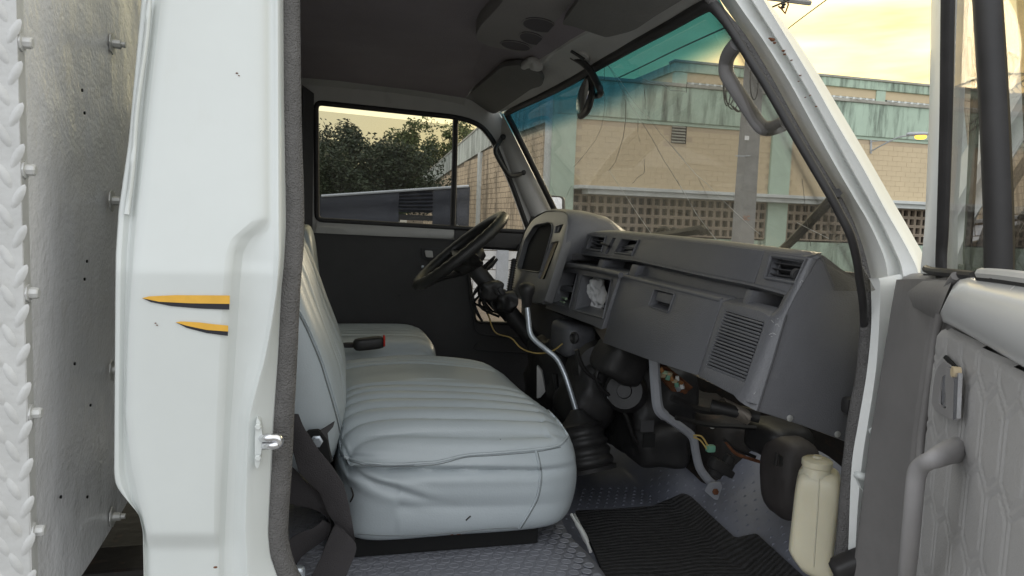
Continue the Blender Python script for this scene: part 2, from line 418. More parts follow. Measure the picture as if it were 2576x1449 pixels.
for nm, c in (('leaf_dark', (.030, .048, .020)), ('leaf_mid', (.050, .075, .026)), ('leaf_light', (.10, .13, .035)), ('leaf_palm', (.06, .075, .03))):
    mk(nm, c, .55, var=.5, vs=1.3)
    b_ = MAT[nm].node_tree.nodes['Principled BSDF']; b_.inputs['Transmission Weight'].default_value = 0
mk('yard_concrete', (.25, .245, .24), .92, var=.25, vs=3, bump=.5, bs=120)  # pale concrete yard out of view, lightened to bounce light into the cab
mk('earth', (.18, .14, .11), .95, var=.3, vs=3, bump=.5, bs=30)
mk('mirror_glass', (.80, .80, .80), .03, metal=1, var=0)
MAT['side_glass'] = glass('side_glass', (.73, .73, .72), .008, refl=.35, hz_col=(.5, .5, .48))
MAT['quarter_glass'] = glass('quarter_glass', (.91, .90, .88), .022)
MAT['door_glass'] = glass('door_glass', (.66, .64, .61), .01, refl=1, pw_=2.3)
MAT['windscreen_glass'] = glass('windscreen_glass', (.83, .825, .81), .075, refl=.7, pw_=5, hz_col=(.45, .43, .38), band=(1.972, 2.026, (.18, .40, .50), -.010))
MAT['screen_dark'] = glass('screen_dark', (.10, .10, .10), .03)
e_ = mat('lamp_glow', (1, .45, .08), .3); MAT['lamp_glow'] = e_
b_ = e_.node_tree.nodes['Principled BSDF']; b_.inputs['Emission Color'].default_value = (1, .40, .04, 1); b_.inputs['Emission Strength'].default_value = 1.6

# ================================================================== THE PLACE OUTSIDE
G = M()
G.grid([[(x, y, 0) for x in (-300, -20, 60, 400)] for y in (-300, -10, 13, 60, 500)])
tag(G.obj('ground', MAT['yard_concrete'], smooth=0), kind='structure')
G = M(); G.box((14, 17.4, .05), (60, 7.0, .10)); tag(G.obj('pavement', MAT['concrete'], smooth=0, bevel=.02), kind='structure')
G = M(); G.grid([[(x, y, .006) for x in (-20, 0, 4, 6.5)] for y in (9, 12, 13.8)]); tag(G.obj('bare_earth', MAT['earth'], smooth=0), kind='structure')

# ---- factory building: front along Y = 20, side wall along X = 7
BY = 20.0; BX = P(1386, 400, 'y', BY).x
zt = P(1446, 197, 'y', BY).z; zb = P(1620, 302, 'y', BY).z; zl = P(1800, 484, 'y', BY).z; zl2 = zl-.24
zg = P(2000, 604, 'y', BY).z; XE = 46.0
building = thing('factory_building', (BX, BY, 0), 'long green and beige block walled factory with stained parapet and breeze block openings', 'building')
def bx(name, mt, x0, x1, y0, y1, z0, z1, bev=0, par=building):
    g = M(); g.box(((x0+x1)/2, (y0+y1)/2, (z0+z1)/2), (x1-x0, y1-y0, z1-z0)); return g.obj(name, mt, par, smooth=0, bevel=bev)
px2x = lambda px_, py_: P(px_, py_, 'y', BY).x
bx('parapet', MAT['green_wall'], BX, XE, BY-.10, BY+.3, zb, zt, .02)
bx('parapet_coping', MAT['coping'], BX-.03, XE, BY-.16, BY+.36, zt, zt+.10, .02)
bx('parapet_moulding', MAT['green_trim'], BX+.5, XE, BY-.04, BY+.2, zb-.10, zb, .01)
pils = [(BX, px2x(1441, 480)), (px2x(1931, 480), px2x(1981, 480))]
pw = pils[1][0]-pils[0][1]+(pils[1][1]-pils[1][0])
xx = pils[1][0]+pw
while xx < XE: pils.append((xx, xx+.55)); xx += pw
for a, b in pils: bx('pilaster', MAT['green_trim'], a, b, BY-.09, BY+.25, 0, zb-.001, .015)
bx('upper_wall', MAT['beige_joint'], BX+.5, XE, BY+.006, BY+.3, zl, zb-.1)
bx('lower_wall', MAT['green_wall'], BX+.5, XE, BY-.03, BY+.3, 0, zg-.05)
bx('ledge', MAT['ledge'], pils[0][1]-.02, XE, BY-.62, BY+.06, zl-.10, zl, .015)
bx('ledge_beam', MAT['ledge'], pils[0][1]+.3, XE, BY-.50, BY+.055, zl2, zl-.10, .01)
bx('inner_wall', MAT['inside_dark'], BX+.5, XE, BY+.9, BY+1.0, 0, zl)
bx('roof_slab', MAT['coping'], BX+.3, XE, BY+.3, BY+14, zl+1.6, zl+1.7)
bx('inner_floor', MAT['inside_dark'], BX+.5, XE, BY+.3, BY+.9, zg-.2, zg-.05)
# beige blocks laid in courses between the pilasters
ch = .165; cw = .38
blk = M().box((0, 0, 0), (cw-.009, .06, ch-.008)).bevel(.004, seg=1).mesh('wall_block', MAT['beige_wall'], 0)
cells = []
nrow = int((zb-.10-zl)/ch)
wx0, wx1, wz0, wz1 = px2x(1690, 330), px2x(1727, 330), P(1708, 361, 'y', BY).z, P(1708, 316, 'y', BY).z
for r in range(nrow+1):
    z = zl+ch*(r+.5)
    if z+ch/2 > zb-.09: continue
    x = pils[0][1]+(.5 if r % 2 else 0)*cw
    while x < 40:
        if not any(a-.1 < x < b+.1 for a, b in pils) and not (wx0-cw/2 < x < wx1+cw/2 and wz0-ch/2 < z < wz1+ch/2):
            cells.append(((Vector((x, BY, z))-CAM).length, x, z))
        x += cw
cells.sort()
rest = M()
for i, (d, x, z) in enumerate(cells):
    dy = BY+.03+random.uniform(-.002, .002)
    if i < 300: piece('wall_block', blk, building, (x, dy, z))
    else: rest.box((x, dy, z), (cw-.009, .06, ch-.008))
tag(rest.obj('wall_block', MAT['beige_wall'], building, smooth=0), kind='stuff')
# louvred opening
lv = M().box(((wx0+wx1)/2, BY+.02, (wz0+wz1)/2), (wx1-wx0, .06, wz1-wz0)).obj('louvre', MAT['inside_dark'], building, 0)
for i in range(6):
    z = wz0+(wz1-wz0)*(i+.5)/6
    M().box(((wx0+wx1)/2-.03, BY-.03, z), (wx1-wx0-.05, .07, .03), Matrix.Rotation(.6, 3, 'X')).obj('slat', MAT['coping'], lv, 0)
# breeze blocks under the ledge
bp = .262; br = []
h = M()
o_ = bp/2-.002; i_ = bp/2-.042
for a in (0,):
    for sx, sz, cx_, cz_ in ((bp-.004, .04, 0, o_-.02), (bp-.004, .04, 0, -o_+.02), (.04, bp-.084, o_-.02, 0), (.04, bp-.084, -o_+.02, 0)):
        h.box((cx_, 0, cz_), (sx, .14, sz))
bme = h.mesh('breeze_block', MAT['breeze'], 0)
nr = max(1, int(round((zl2-zg)/bp))); bh = (zl2-zg)/nr
cnt = 0; rest = M(); x = pils[0][1]+bp/2; lst = []
while x < 40:
    if not any(a-bp*.45 < x < b+bp*.45 for a, b in pils):
        for r in range(nr): lst.append((x, zg+bh*(r+.5)))
    x += bp
lst.sort()
for i, (x, z) in enumerate(lst):
    if i < 300: piece('breeze_block', bme, building, (x, BY+.05+random.uniform(-.006, .006), z), scale=(1, 1, bh/bp))
    else:
        for sx, sz, cx_, cz_ in ((bp-.004, .04, 0, o_-.02), (.04, bp-.084, o_-.02, 0)): rest.box((x+cx_, BY+.05, z+cz_), (sx, .14, sz))
tag(rest.obj('breeze_block', MAT['breeze'], building, smooth=0), kind='stuff')
# stained side wall running away on the left
sx = lambda x, y: P(x, y, 'x', BX)
tp = [sx(1384, 197), sx(1300, 252), sx(1205, 325), sx(1135, 385), sx(1085, 428), sx(1050, 456), sx(1032, 473)]
bt = [sx(1384, 305), sx(1300, 335), sx(1242, 364), sx(1140, 425), sx(1085, 462), sx(1062, 480), sx(1045, 490)]
n = 40; ys = [BY+.02+i*(58-BY)/(n-1) for i in range(n)]
def zat(poly, y):
    poly = sorted(poly, key=lambda p: p.y)
    if y <= poly[0].y: return poly[0].z
    for a, b in zip(poly, poly[1:]):
        if a.y <= y <= b.y: return a.z+(b.z-a.z)*(y-a.y)/(b.y-a.y)
    return poly[-1].z
def wallstrip(name, mt, f0, f1, x0, x1):
    g = M(); rows = []
    for y in ys: rows.append([(x1, y, f0(y)), (x0, y, f0(y)), (x0, y, f1(y)), (x1, y, f1(y))])
    g.grid(rows, cv=True); return g.obj(name, mt, building, smooth=0)
zT = lambda y: zat(tp, y); zB = lambda y: zat(bt, y)
wallstrip('side_parapet', MAT['stained_band'], zB, zT, BX-.06, BX+.2)
wallstrip('side_coping', MAT['coping'], zT, lambda y: zT(y)+.08, BX-.09, BX+.22)
wallstrip('side_wall', MAT['stained_joint'], lambda y: 0, zB, BX+.03, BX+.2)
rest = M(); r = 0; sh = .20; sw = .40
while sh*r < 6.2:
    z = sh*(r+.5); y = BY+.45+(r % 2)*.2
    while y < 48:
        if z+sh/2 < zB(y+sw/2): 
            c = (BX+.03+random.uniform(-.006, .006), y, z); h = (.03, sw-.016, sh-.016)
            rest.face([(c[0]-.03, c[1]-h[1]/2, c[2]-h[2]/2), (c[0]-.03, c[1]+h[1]/2, c[2]-h[2]/2), (c[0]-.03, c[1]+h[1]/2, c[2]+h[2]/2), (c[0]-.03, c[1]-h[1]/2, c[2]+h[2]/2)])
        y += sw
    r += 1
tag(rest.obj('side_block', MAT['stained_block'], building, smooth=0), kind='stuff')
for px_ in (1388, 1208):
    p = sx(px_, 500 if px_ > 1300 else 450)
    bx('pilaster', MAT['ledge'], BX-.10, BX+.2, p.y-.22 if px_ < 1300 else BY+.02, p.y+.22 if px_ < 1300 else BY+.40, 0, zB(p.y)-.01 if px_ < 1300 else zt-.02, .01)
# clerestory set back on the roof
CY2 = 24.0
q = lambda x, y: P(x, y, 'y', CY2)
c0 = q(1697, 200); ctz = q(1740, 161).z; vz1 = q(1760, 209).z; vz0 = q(1760, 228).z
bx('clerestory_wall', MAT['beige_wall'], c0.x, XE, CY2, CY2+.3, vz1, ctz-.32)
bx('clerestory_band', MAT['green_wall'], c0.x-.05, XE, CY2-.08, CY2+.3, ctz-.32, ctz, .02)
bx('clerestory_coping', MAT['coping'], c0.x-.10, XE, CY2-.13, CY2+.35, ctz, ctz+.09, .02)
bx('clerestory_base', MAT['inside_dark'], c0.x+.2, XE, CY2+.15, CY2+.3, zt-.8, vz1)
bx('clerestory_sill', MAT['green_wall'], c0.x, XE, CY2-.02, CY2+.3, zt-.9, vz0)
bx('clerestory_side', MAT['beige_wall'], c0.x-.001, c0.x+.3, CY2+.3, CY2+16, zt-.9, ctz-.32)
bx('clerestory_side_band', MAT['green_wall'], c0.x-.08, c0.x+.3, CY2+.3, CY2+16, ctz-.32, ctz, .02)
posts = [(c0.x, q(1727, 200).x), (q(2207, 230).x+2.7, q(2240, 230).x+2.7)]
px0 = q(2096+0, 240).x
posts = [(c0.x, q(1727, 200).x), (q(2203, 240).x, q(2226, 240).x)]
gap = posts[1][0]-posts[0][0]; posts.append((posts[1][0]+gap, posts[1][1]+gap)); posts.append((posts[1][0]-gap*.5, posts[1][1]-gap*.5))
for a, b in posts: bx('pilaster', MAT['green_trim'], a, b, CY2-.05, CY2+.2, vz0, ctz-.33, .01)
vp = .30; vh = vz1-vz0
h = M()
h.box((0, 0, vh*.41), (vp-.004, .06, vh*.16)); h.box((0, 0, -vh*.41), (vp-.004, .06, vh*.16)); h.box((0, 0, 0), (vp-.004, .06, vh*.17)); h.box((vp*.33, -.02, 0), (vp*.32, .10, vh*.98))
vme = h.mesh('vent_block', MAT['vent_white'], 0)
x = posts[0][1]+vp/2
while x < 38:
    if not any(a-vp*.5 < x < b+vp*.5 for a, b in posts): piece('vent_block', vme, building, (x, CY2+.05, (vz0+vz1)/2))
    x += vp

# ---- street lamp on the front wall
lp = lambda x, y, Y: P(x, y, 'y', Y)
lamp = thing('street_lamp', lp(2190, 385, BY-.05), 'grey wall mounted street lamp with its amber bowl lit on the beige wall', 'street lamp')
a0 = lp(2191, 352, BY-.02); a1 = lp(2191, 386, BY-.02)
M().tube([a1, a0], .035, 6).obj('wall_plate', MAT['lamp_metal'], lamp)
M().tube([lp(2192, 380, BY-.06), lp(2225, 362, BY-.6), lp(2262, 345, BY-1.1), lp(2290, 341, BY-1.5)], .025, 8, 5).obj('arm', MAT['lamp_metal'], lamp)
M().tube([lp(2192, 356, BY-.06), lp(2220, 354, BY-.4), lp(2236, 356, BY-.7)], .015, 6, 3).obj('stay', MAT['lamp_metal'], lamp)
hc = lp(2308, 341, BY-1.6); hd = (lp(2335, 339, BY-1.9)-lp(2281, 340, BY-1.5)).normalized()
ux_ = Vector((0, 0, 1)); sd_ = hd.cross(ux_).normalized(); Rm = Matrix((hd, sd_, sd_.cross(hd))).transposed()
if Rm.determinant() < 0: Rm = Matrix((hd, -sd_, (-sd_).cross(hd) if False else sd_.cross(hd))).transposed()
M().rbox(hc+Vector((0, 0, .05)), (.64, .24, .12), (8, 6, 4), 3.2, Rm).obj('lamp_housing', MAT['lamp_metal'], lamp)
M().rbox(hc+hd*.09+Vector((0, 0, -.045)), (.34, .19, .15), (8, 6, 4), 2.3, Rm).obj('lamp_bowl', MAT['lamp_glow'], lamp)

# ---- utility pole with its cable loops, cross arm and insulator
PY_ = 14.5
pb = P(1869, 590, 'y', PY_); wd = (P(1888, 560, 'y', PY_)-P(1850, 560, 'y', PY_)).length
pole = thing('utility_pole', (pb.x, PY_, 0), 'square grey concrete utility pole with coiled cables standing before the factory front', 'utility pole')
g = M(); zz = [0, 2, 4, 6, 9.5]
g.grid([[Vector((pb.x+sx_*wd/2*(1-.035*z), PY_+sy_*wd/2*(1-.035*z), z)) for sx_, sy_ in ((-1, -1), (1, -1), (1, 1), (-1, 1))] for z in zz], cv=True)
g.cap([v for v in g.b.verts][-4:]); g.obj('post', MAT['concrete'], pole, 0, .02)
fx = pb.x
for (x0, y0), rr, sgn in (((1835, 215), (14, 48), -1), ((1843, 235), (17, 40), -1), ((1829, 205), (10, 62), -1), ((1897, 205), (10, 46), 1)):
    pts = [P(x0+(1868-x0)*.0+rr[0]*math.cos(t), y0+rr[1]*math.sin(t), 'y', PY_-.25) for t in [2*math.pi*k/18 for k in range(19)]]
    M().tube(pts, .014, 5).obj('cable_loop', MAT['cable'], pole)
for k in range(3):
    a = P(1838+6*k, 262+5*k, 'y', PY_-.25); b = P(1868, 280-6*k, 'y', PY_-.22)
    M().tube([a, (a+b)/2+Vector((0, 0, -.08)), b], .013, 5, 4).obj('cable_loop', MAT['cable'], pole)
tp_ = P(1879, 347, 'y', PY_-wd/2-.02)
M().box(tp_, (.11, .012, .095)).obj('number_plate', MAT['white_plastic'], pole, 0, .004)
M().tube([P(1850, 392, 'y', PY_-wd/2), P(1869, 393, 'y', PY_-wd/2-.02), P(1888, 392, 'y', PY_-wd/2)], .012, 5).obj('steel_band', MAT['lamp_metal'], pole)
ca = P(1868, -6, 'y', PY_); cb = P(1998, -14, 'y', PY_)
M().tube([Vector((fx-1.0, PY_-.2, ca.z)), Vector((cb.x+.3, PY_-.2, ca.z))], .06, 6).obj('cross_arm', MAT['concrete'], pole, 0)
i0 = P(1972, 8, 'y', PY_-.22)
ins = M().lathe(i0, [(.012, -.16), (.02, -.12), (.055, -.10), (.03, -.06), (.06, -.03), (.03, .01), (.06, .05), (.03, .09), (.02, .16)], (.25, 0, 1), 10).obj('insulator', MAT['black_plastic'], pole)
M().tube([P(1958, 16, 'y', PY_-.22), P(1966, 22, 'y', PY_-.22), P(1975, 34, 'y', PY_-.22), P(1983, 12, 'y', PY_-.22), P(1980, -5, 'y', PY_-.22)], .02, 5).obj('fuse_link', MAT['rust'], pole)
M().tube([P(1990, -12, 'y', PY_-.22), P(2002, 3, 'y', PY_-.22), P(2017, 5, 'y', PY_-.22), P(2030, -12, 'y', PY_-.22)], .008, 5, 5).obj('jumper_wire', MAT['cable'], pole)
def txt(body, name, size, loc, rot, mt, par):
    cu = bpy.data.curves.new(name, 'FONT'); cu.body = body; cu.size = size; cu.align_x = 'CENTER'; cu.extrude = .0008
    ob = bpy.data.objects.new(name, cu); COL.objects.link(ob); dg = bpy.context.evaluated_depsgraph_get()
    me = bpy.data.meshes.new_from_object(ob.evaluated_get(dg)); bpy.data.objects.remove(ob)
    me.materials.clear(); me.materials.append(mt); return piece(name, me, par, loc, rot)
mk('red_paint', (.42, .17, .09), .8, var=.5, vs=30)
txt('SC', 'painted_letters', .15, P(1878, 554, 'y', PY_-wd/2-.006), (math.pi/2, 0, 0), MAT['red_paint'], pole)

# ---- power lines
wl = M().tube([P(1440, 245, 'y', 26), P(1568, 190, 'y', 22), P(1700, 126, 'y', 18), P(1855, 56, 'y', 14), P(1985, 70-78+8, 'y', 12)], .02, 5, 4)
wl.top('power_line', MAT['cable'], 'thin black power line crossing the sky seen through the blue shade band', 'power line')
wl = M().tube([P(1940, 108, 'y', 16), P(1990, 66, 'y', 14), P(2085, -5, 'y', 11), P(2200, -90, 'y', 9)], .012, 5, 4)
wl.top('power_line', MAT['cable'], 'thin black power line rising past the outer edge of the white pillar', 'power line')

# ---- trees and fence on the far side of the road
def tree(name, base, height, crown, nleaf, lm, label, lsz=.16, seed=1, holes=.3):
    rg = random.Random(seed); t = thing(name, base, label, 'tree')
    g = M(); base = Vector(base); tips = []
    def limb(p, d, ln, r, dep):
        pts = [p]; q_ = p.copy(); dd = d.copy()
        for i in range(4):
            dd = (dd+Vector((rg.gauss(0, .16), rg.gauss(0, .16), rg.gauss(.05, .1)))).normalized(); q_ = q_+dd*ln/4; pts.append(q_.copy())
        g.tube(pts, lambda s_: r*(1-.5*s_), 6, 0, False)
        if dep == 0: tips.append(q_); return
        if dep < 3: tips.append(pts[3])
        for i in range(rg.randint(3, 4)):
            a = rg.uniform(0, 6.28); tilt = rg.uniform(.45, 1.0)
            s1 = dd.orthogonal().normalized(); s2 = dd.cross(s1)
            nd = (dd*math.cos(tilt)+(s1*math.cos(a)+s2*math.sin(a))*math.sin(tilt)).normalized()
            limb(pts[rg.randint(2, 4)], nd, ln*rg.uniform(.55, .8), r*.55, dep-1)
    limb(base, Vector((0, 0, 1)), height*.42, height*.022, 3)
    g.obj('trunk', MAT['bark'], t, 60)
    cl = []
    for p in tips:
        if rg.random() < .22: continue
        for k_ in range(2): cl.append((p+Vector((rg.gauss(0, crown*.10), rg.gauss(0, crown*.10), rg.gauss(0, crown*.08))), rg.uniform(.07, .17)*crown*.8))
    vs, fs = [], []
    top0 = height+base.z; 
    for i in range(nleaf):
        c, r_ = cl[rg.randrange(len(cl))]
        d = Vector((rg.gauss(0, 1), rg.gauss(0, 1), rg.gauss(0, .75))); d = d.normalized()*r_*rg.random()**.45
        p = c+d; s_ = lsz*rg.uniform(.6, 1.3)
        a = Vector((rg.gauss(0, 1), rg.gauss(0, 1), rg.gauss(-.3, .6))).normalized()*s_; b = a.orthogonal().normalized()
        b.rotate(Matrix.Rotation(rg.uniform(0, 6.28), 3, a)); b *= s_*.42
        o = len(vs); vs += [p-a*.5, p+b*.5, p+a*.5, p-b*.5]; fs.append((o, o+1, o+2, o+3))
    zs = sorted(v.z for v in vs); sc_ = (height)/(zs[int(len(zs)*.998)]-base.z)
    for o_2 in t.children: o_2.scale = (sc_,)*3
    me = bpy.data.meshes.new('crown'); me.from_pydata([(v-base)*sc_ for v in vs], [], fs); me.materials.append(lm)
    o = bpy.data.objects.new('crown', me); COL.objects.link(o); o.parent = t; return t
g0 = lambda x, Y: (P(x, 540, 'y', Y).x, Y, 0)
def hz(y, x, Y): return P(x, y, 'y', Y).z
tree('broadleaf_tree', g0(872, 30), hz(303, 868, 30), 5.6, 30000, MAT['leaf_dark'], 'dark broad tree with a ragged crown seen through the rear half of the side window', .15, 3)
tree('broadleaf_tree', g0(978, 64), hz(352, 978, 64), 8.0, 24000, MAT['leaf_mid'], 'rounded dark tree beside the stained wall seen in the middle of the side window', .28, 8)
tree('broadleaf_tree', g0(1104, 72), hz(292, 1104, 72), 8.0, 13000, MAT['leaf_light'], 'tall pale tree rising behind the sloping stained wall', .32, 12)
tree('broadleaf_tree', g0(770, 27), hz(345, 780, 27), 4.4, 16000, MAT['leaf_dark'], 'dark tree cut off by the rear edge of the side window', .15, 21)
tree('broadleaf_tree', g0(930, 66), hz(400, 930, 66), 8.5, 15000, MAT['leaf_mid'], 'low bushy tree in the gap between the two dark trees', .30, 33)
# palm beyond the open door
pp = Vector((P(2668, 500, 'y', 7.5).x, 7.5, 0)); ph = P(2590, 215, 'y', 7.5).z
palm = thing('palm_tree', pp, 'palm with spiky drooping fronds seen through the open door glass', 'palm tree')
M().tube([pp, pp+Vector((.1, 0, ph*.5)), pp+Vector((.05, 0, ph))], .14, 8).obj('trunk', MAT['bark'], palm)
for k_ in range(14):
    a = k_*2.4; g = M(); top_ = pp+Vector((.05, 0, ph)); el = .9-.09*k_
    rib = [top_+Vector((math.cos(a)*s_*1.5, math.sin(a)*s_*1.5, math.sin(el)*s_*1.4-s_*s_*.9)) for s_ in [i/9 for i in range(10)]]
    g.tube(rib, .012, 4)
    for i in range(1, 10):
        d = (rib[i]-rib[i-1]).normalized(); sd2 = d.cross(Vector((0, 0, 1))).normalized()
        for sg in (-1, 1):
            for u in (0, .5):
                p = rib[i-1].lerp(rib[i], u); tip = p+(sd2*sg*.75+d*.7+Vector((0, 0, -.25))).normalized()*.48*(1-.05*i)
                g.face([p, p+d*.03, tip])
    g.obj('frond', MAT['leaf_palm'], palm, 0)
# dark sheet-metal fence
fy = 8.5
fa = P(808, 495, 'y', fy); fb = P(1178, 470, 'y', fy)
fence = thing('metal_fence', ((fa.x+fb.x)/2, fy, 0), 'dark blue grey ribbed sheet metal fence below the trees', 'fence')
g = M(); rows = []; nr = 40
gx0 = P(1003, 530, 'y', fy).x; gx1 = P(1088, 530, 'y', fy).x; gz1 = P(1040, 534, 'y', fy).z; gz0 = P(1040, 556, 'y', fy).z
for i in range(nr+1):
    u = i/nr; rows.append(None)
def fencepanel(x0, x1, z0a, z1a, z1b):
    g = M(); rows = []
    for i in range(25):
        u = i/24; off = .02*math.sin(i*math.pi/2*1.0)
        rows.append([(x0, fy+off, z0a+(z1a-z0a)*u), (x1, fy+off, z0a+(z1b-z0a)*u)])
    g.grid(rows); return g.obj('panel', MAT['fence_metal'], fence, 60)
zl_ = lambda x: fa.z+(fb.z-fa.z)*(x-fa.x)/(fb.x-fa.x)
fencepanel(fa.x, gx0, .1, fa.z, zl_(gx0)); fencepanel(gx1, fb.x, .1, zl_(gx1), fb.z)
fencepanel(gx0, gx1, gz1, zl_(gx0), zl_(gx1)); fencepanel(gx0, gx1, .1, gz0-.06, gz0-.06)
for z in (gz1-.05, (gz0+gz1)/2-.03): M().box(((gx0+gx1)/2, fy+.03, z), (gx1-gx0+.1, .03, .035)).obj('rail', MAT['cable'], fence, 0)
M().tube([fa+Vector((0, -.02, .01)), fb+Vector((0, -.02, .01))], .018, 6).obj('top_rail', MAT['lamp_metal'], fence)
for x in (fa.x, (fa.x+fb.x)/2, fb.x): M().box((x, fy+.06, zl_(x)/2), (.06, .06, zl_(x))).obj('post', MAT['fence_metal'], fence, 0)
# low white block wall seen through the lower door window
wy = 13.8
wa = P(1120, 600, 'y', wy).x; wb = P(1440, 600, 'y', wy).x; wz = P(1250, 596, 'y', wy).z
lw_ = thing('boundary_wall', ((wa+wb)/2, wy, 0), 'low pale block wall with a grey pilaster seen through the lower door window', 'wall')
M().box(((wa+wb)/2, wy+.12, wz/2), (wb-wa, .16, wz)).obj('core', MAT['stained_joint'], lw_, 0)
bme2 = M().box((0, 0, 0), (.385, .05, .185)).bevel(.006, seg=1).mesh('block', MAT['low_wall'], 0)
for r in range(int(wz/.2)):
    x = wa+.2+(r % 2)*.2
    while x < wb-.15:
        piece('block', bme2, lw_, (x, wy+.03+random.uniform(-.003, .003), .1+r*.2)); x += .4
pa = P(1248, 680, 'y', wy).x; pb2 = P(1277, 680, 'y', wy).x
M().box(((pa+pb2)/2, wy-.01, wz/2), (pb2-pa, .10, wz)).obj('pilaster', MAT['grey_pilaster'], lw_, 0, .01)
M().box(((wa+wb)/2, wy+.08, wz-.02), (wb-wa, .3, .06)).obj('coping', MAT['concrete'], lw_, 0, .01)

# ================================================================== THE TRUCK
truck = thing('truck', (.35, .92, 0), 'white light truck with its passenger door open showing the grey cab interior', 'truck')
V = Vector
# ---- B pillar: pressed steel, lofted across lines traced down its length
def yy(lines):                                    # sample an outline x(y) at given stations
    def f(y):
        if y <= lines[0][1]: (xa, ya), (xb, yb) = lines[0], lines[1]; return xa+(xb-xa)*(y-ya)/(yb-ya)
        for (xa, ya), (xb, yb) in zip(lines, lines[1:]):
            if ya <= y <= yb: return xa+(xb-xa)*(y-ya)/(yb-ya)
        return lines[-1][0]
    return f
l0 = yy([(362, -60), (355, 0), (322, 360), (297, 530), (290, 640), (289, 724), (286, 1190), (289, 1218), (303, 1240), (349, 1294), (359, 1335), (361, 1460), (363, 1600)])
l1 = yy([(392, -60), (384, 0), (363, 180), (346, 345), (331, 500), (320, 640), (315, 800), (311, 1040), (312, 1180), (330, 1260), (352, 1300), (363, 1340), (365, 1460), (367, 1600)])
l2 = yy([(412, -60), (405, 0), (384, 180), (360, 400), (337, 600), (320, 830), (313, 1050), (326, 1150), (345, 1240), (364, 1335), (372, 1380), (372, 1460), (374, 1600)])
l3 = yy([(667, -60), (668, 550), (640, 572), (604, 600), (588, 640), (583, 700), (577, 800), (568, 1000), (558, 1200), (551, 1370), (550, 1460), (550, 1600)])
l4 = yy([(674, -60), (676, 552), (662, 575), (632, 598), (607, 635), (600, 700), (594, 800), (583, 1000), (571, 1200), (563, 1370), (562, 1460), (562, 1600)])
l5 = yy([(690, -60), (692, 560), (695, 640), (693, 724), (672, 850), (655, 925), (634, 990), (622, 1040), (614, 1175), (608, 1330), (612, 1460), (614, 1600)])
l6 = yy([(706, -60), (709, 560), (708, 640), (700, 724), (690, 800), (672, 900), (645, 1010), (632, 1060), (628, 1175), (626, 1330), (634, 1460), (640, 1600)])
l7 = yy([(716, -60), (718, 250), (724, 560), (718, 660), (712, 724), (706, 900), (697, 1090), (690, 1220), (684, 1340), (690, 1400), (715, 1460), (740, 1560)])
ys_ = [-300+12.0*i for i in range(150)]
def step(y): return .010 if y > 1378 else (.010*max(0, (y-1345)/33) if y > 1345 else 0)
rows = []
for y in ys_:
    pk = .009 if y > 660 else (.009*max(0, (y-556)/104) if y > 556 else .0)
    xs = [(l0(y)+1, .016), (l0(y), .004), ((l0(y)+l1(y))/2, .004), (l1(y), .012), (l1(y)+4, .012), (l2(y), step(y)), (l2(y)+18, -.003+step(y))]
    for u in (.25, .5, .75, .93): xs.append((l2(y)+18+(l3(y)-l2(y)-18)*u, -.004+step(y)))
    xs += [(l3(y), .0+step(y)*.6), (l4(y), .004+pk), ((l4(y)+l5(y))/2, .006+pk), (l5(y), .004+pk*.5), ((l5(y)+l6(y))/2, .000), (l6(y), .006), (l7(y)-4, .022), (l7(y)+4, .05)]
    rows.append([hit(x, y+(20 if False else 0), near(o)) for x, o in xs])
g = M(); g.grid(rows)
bp_ = g.obj('b_pillar', MAT['white_paint'], truck, 28)
md = bp_.modifiers.new('sub', 'SUBSURF'); md.levels = 1; md.render_levels = 1
# seam bead along the rear flange
M().tube([hit((l0(y)+l1(y))/2+6+3*math.sin(y/60), y, near(.0)) for y in range(0, 560, 20)], .0032, 6).obj('seam_sealant', MAT['white_paint'], bp_, 60)
# printed swooshes
def decal(name, poly, mt, off=-.0055):
    poly = spline([(x, y, 0) for x, y in poly], 1, True)
    return M().plate([(p[0], p[1]) for p in poly], [], lambda x, y: hit(x, y, near(off)), (0, .0006, 0)).obj(name, mt, bp_, 0)
decal('swoosh_black', [(357, 750), (400, 756), (480, 759), (577, 762), (577, 779), (500, 776), (430, 770), (380, 760)], MAT['black_print'])
decal('swoosh_gold', [(357, 750), (375, 745.5), (440, 742.5), (520, 743), (578, 743.5), (578, 764.5), (480, 763), (400, 759)], MAT['yellow_print'], -.0064)
decal('swoosh_black', [(442, 811), (480, 822), (574, 830), (573, 845), (520, 838), (470, 825)], MAT['black_print'])
decal('swoosh_gold', [(442, 811), (455, 808.5), (500, 811), (540, 816), (574, 819), (574, 834), (520, 830), (470, 819.5)], MAT['yellow_print'], -.0064)
# small paint chips
for x, y, r in ((596, 184, 2.2), (601, 190, 1.4), (542, 1427, 3.5), (391, 813, 1.6), (395, 818, 1.6)):
    M().lathe(hit(x, y, near(-.0045)), [(r/1850, 0), (r/1850*.8, .0008)], (0, -1, 0), 7, 1.4, .8).obj('paint_chip', MAT['rust'], bp_, 0)
# door striker
st = M().plate(rnd([(646, 1050), (655, 1060), (660, 1090), (659, 1125), (655, 1165), (648, 1181), (641, 1172), (641, 1110), (643, 1070)], 6), [], lambda x, y: hit(x, y, near(-.004)), (0, .02, 0)).obj('door_striker', MAT['white_paint'], truck, 40, .002)
sy = near(-.016)
M().tube([hit(652, 1103, near(.01)), hit(672, 1102, sy), hit(690, 1101, sy), hit(700, 1103, sy), hit(703, 1110, sy), hit(698, 1119, sy), hit(684, 1121, sy), hit(652, 1121, near(.01))], .0052, 8, 3).obj('loop', MAT['chrome'], st, 60)
for y in (1072, 1150): M().lathe(hit(650, y, near(-.005)), [(.0042, 0), (.0042, .0045), (.003, .006)], (0, -1, 0), 6).obj('bolt', MAT['white_paint'], st, 0)
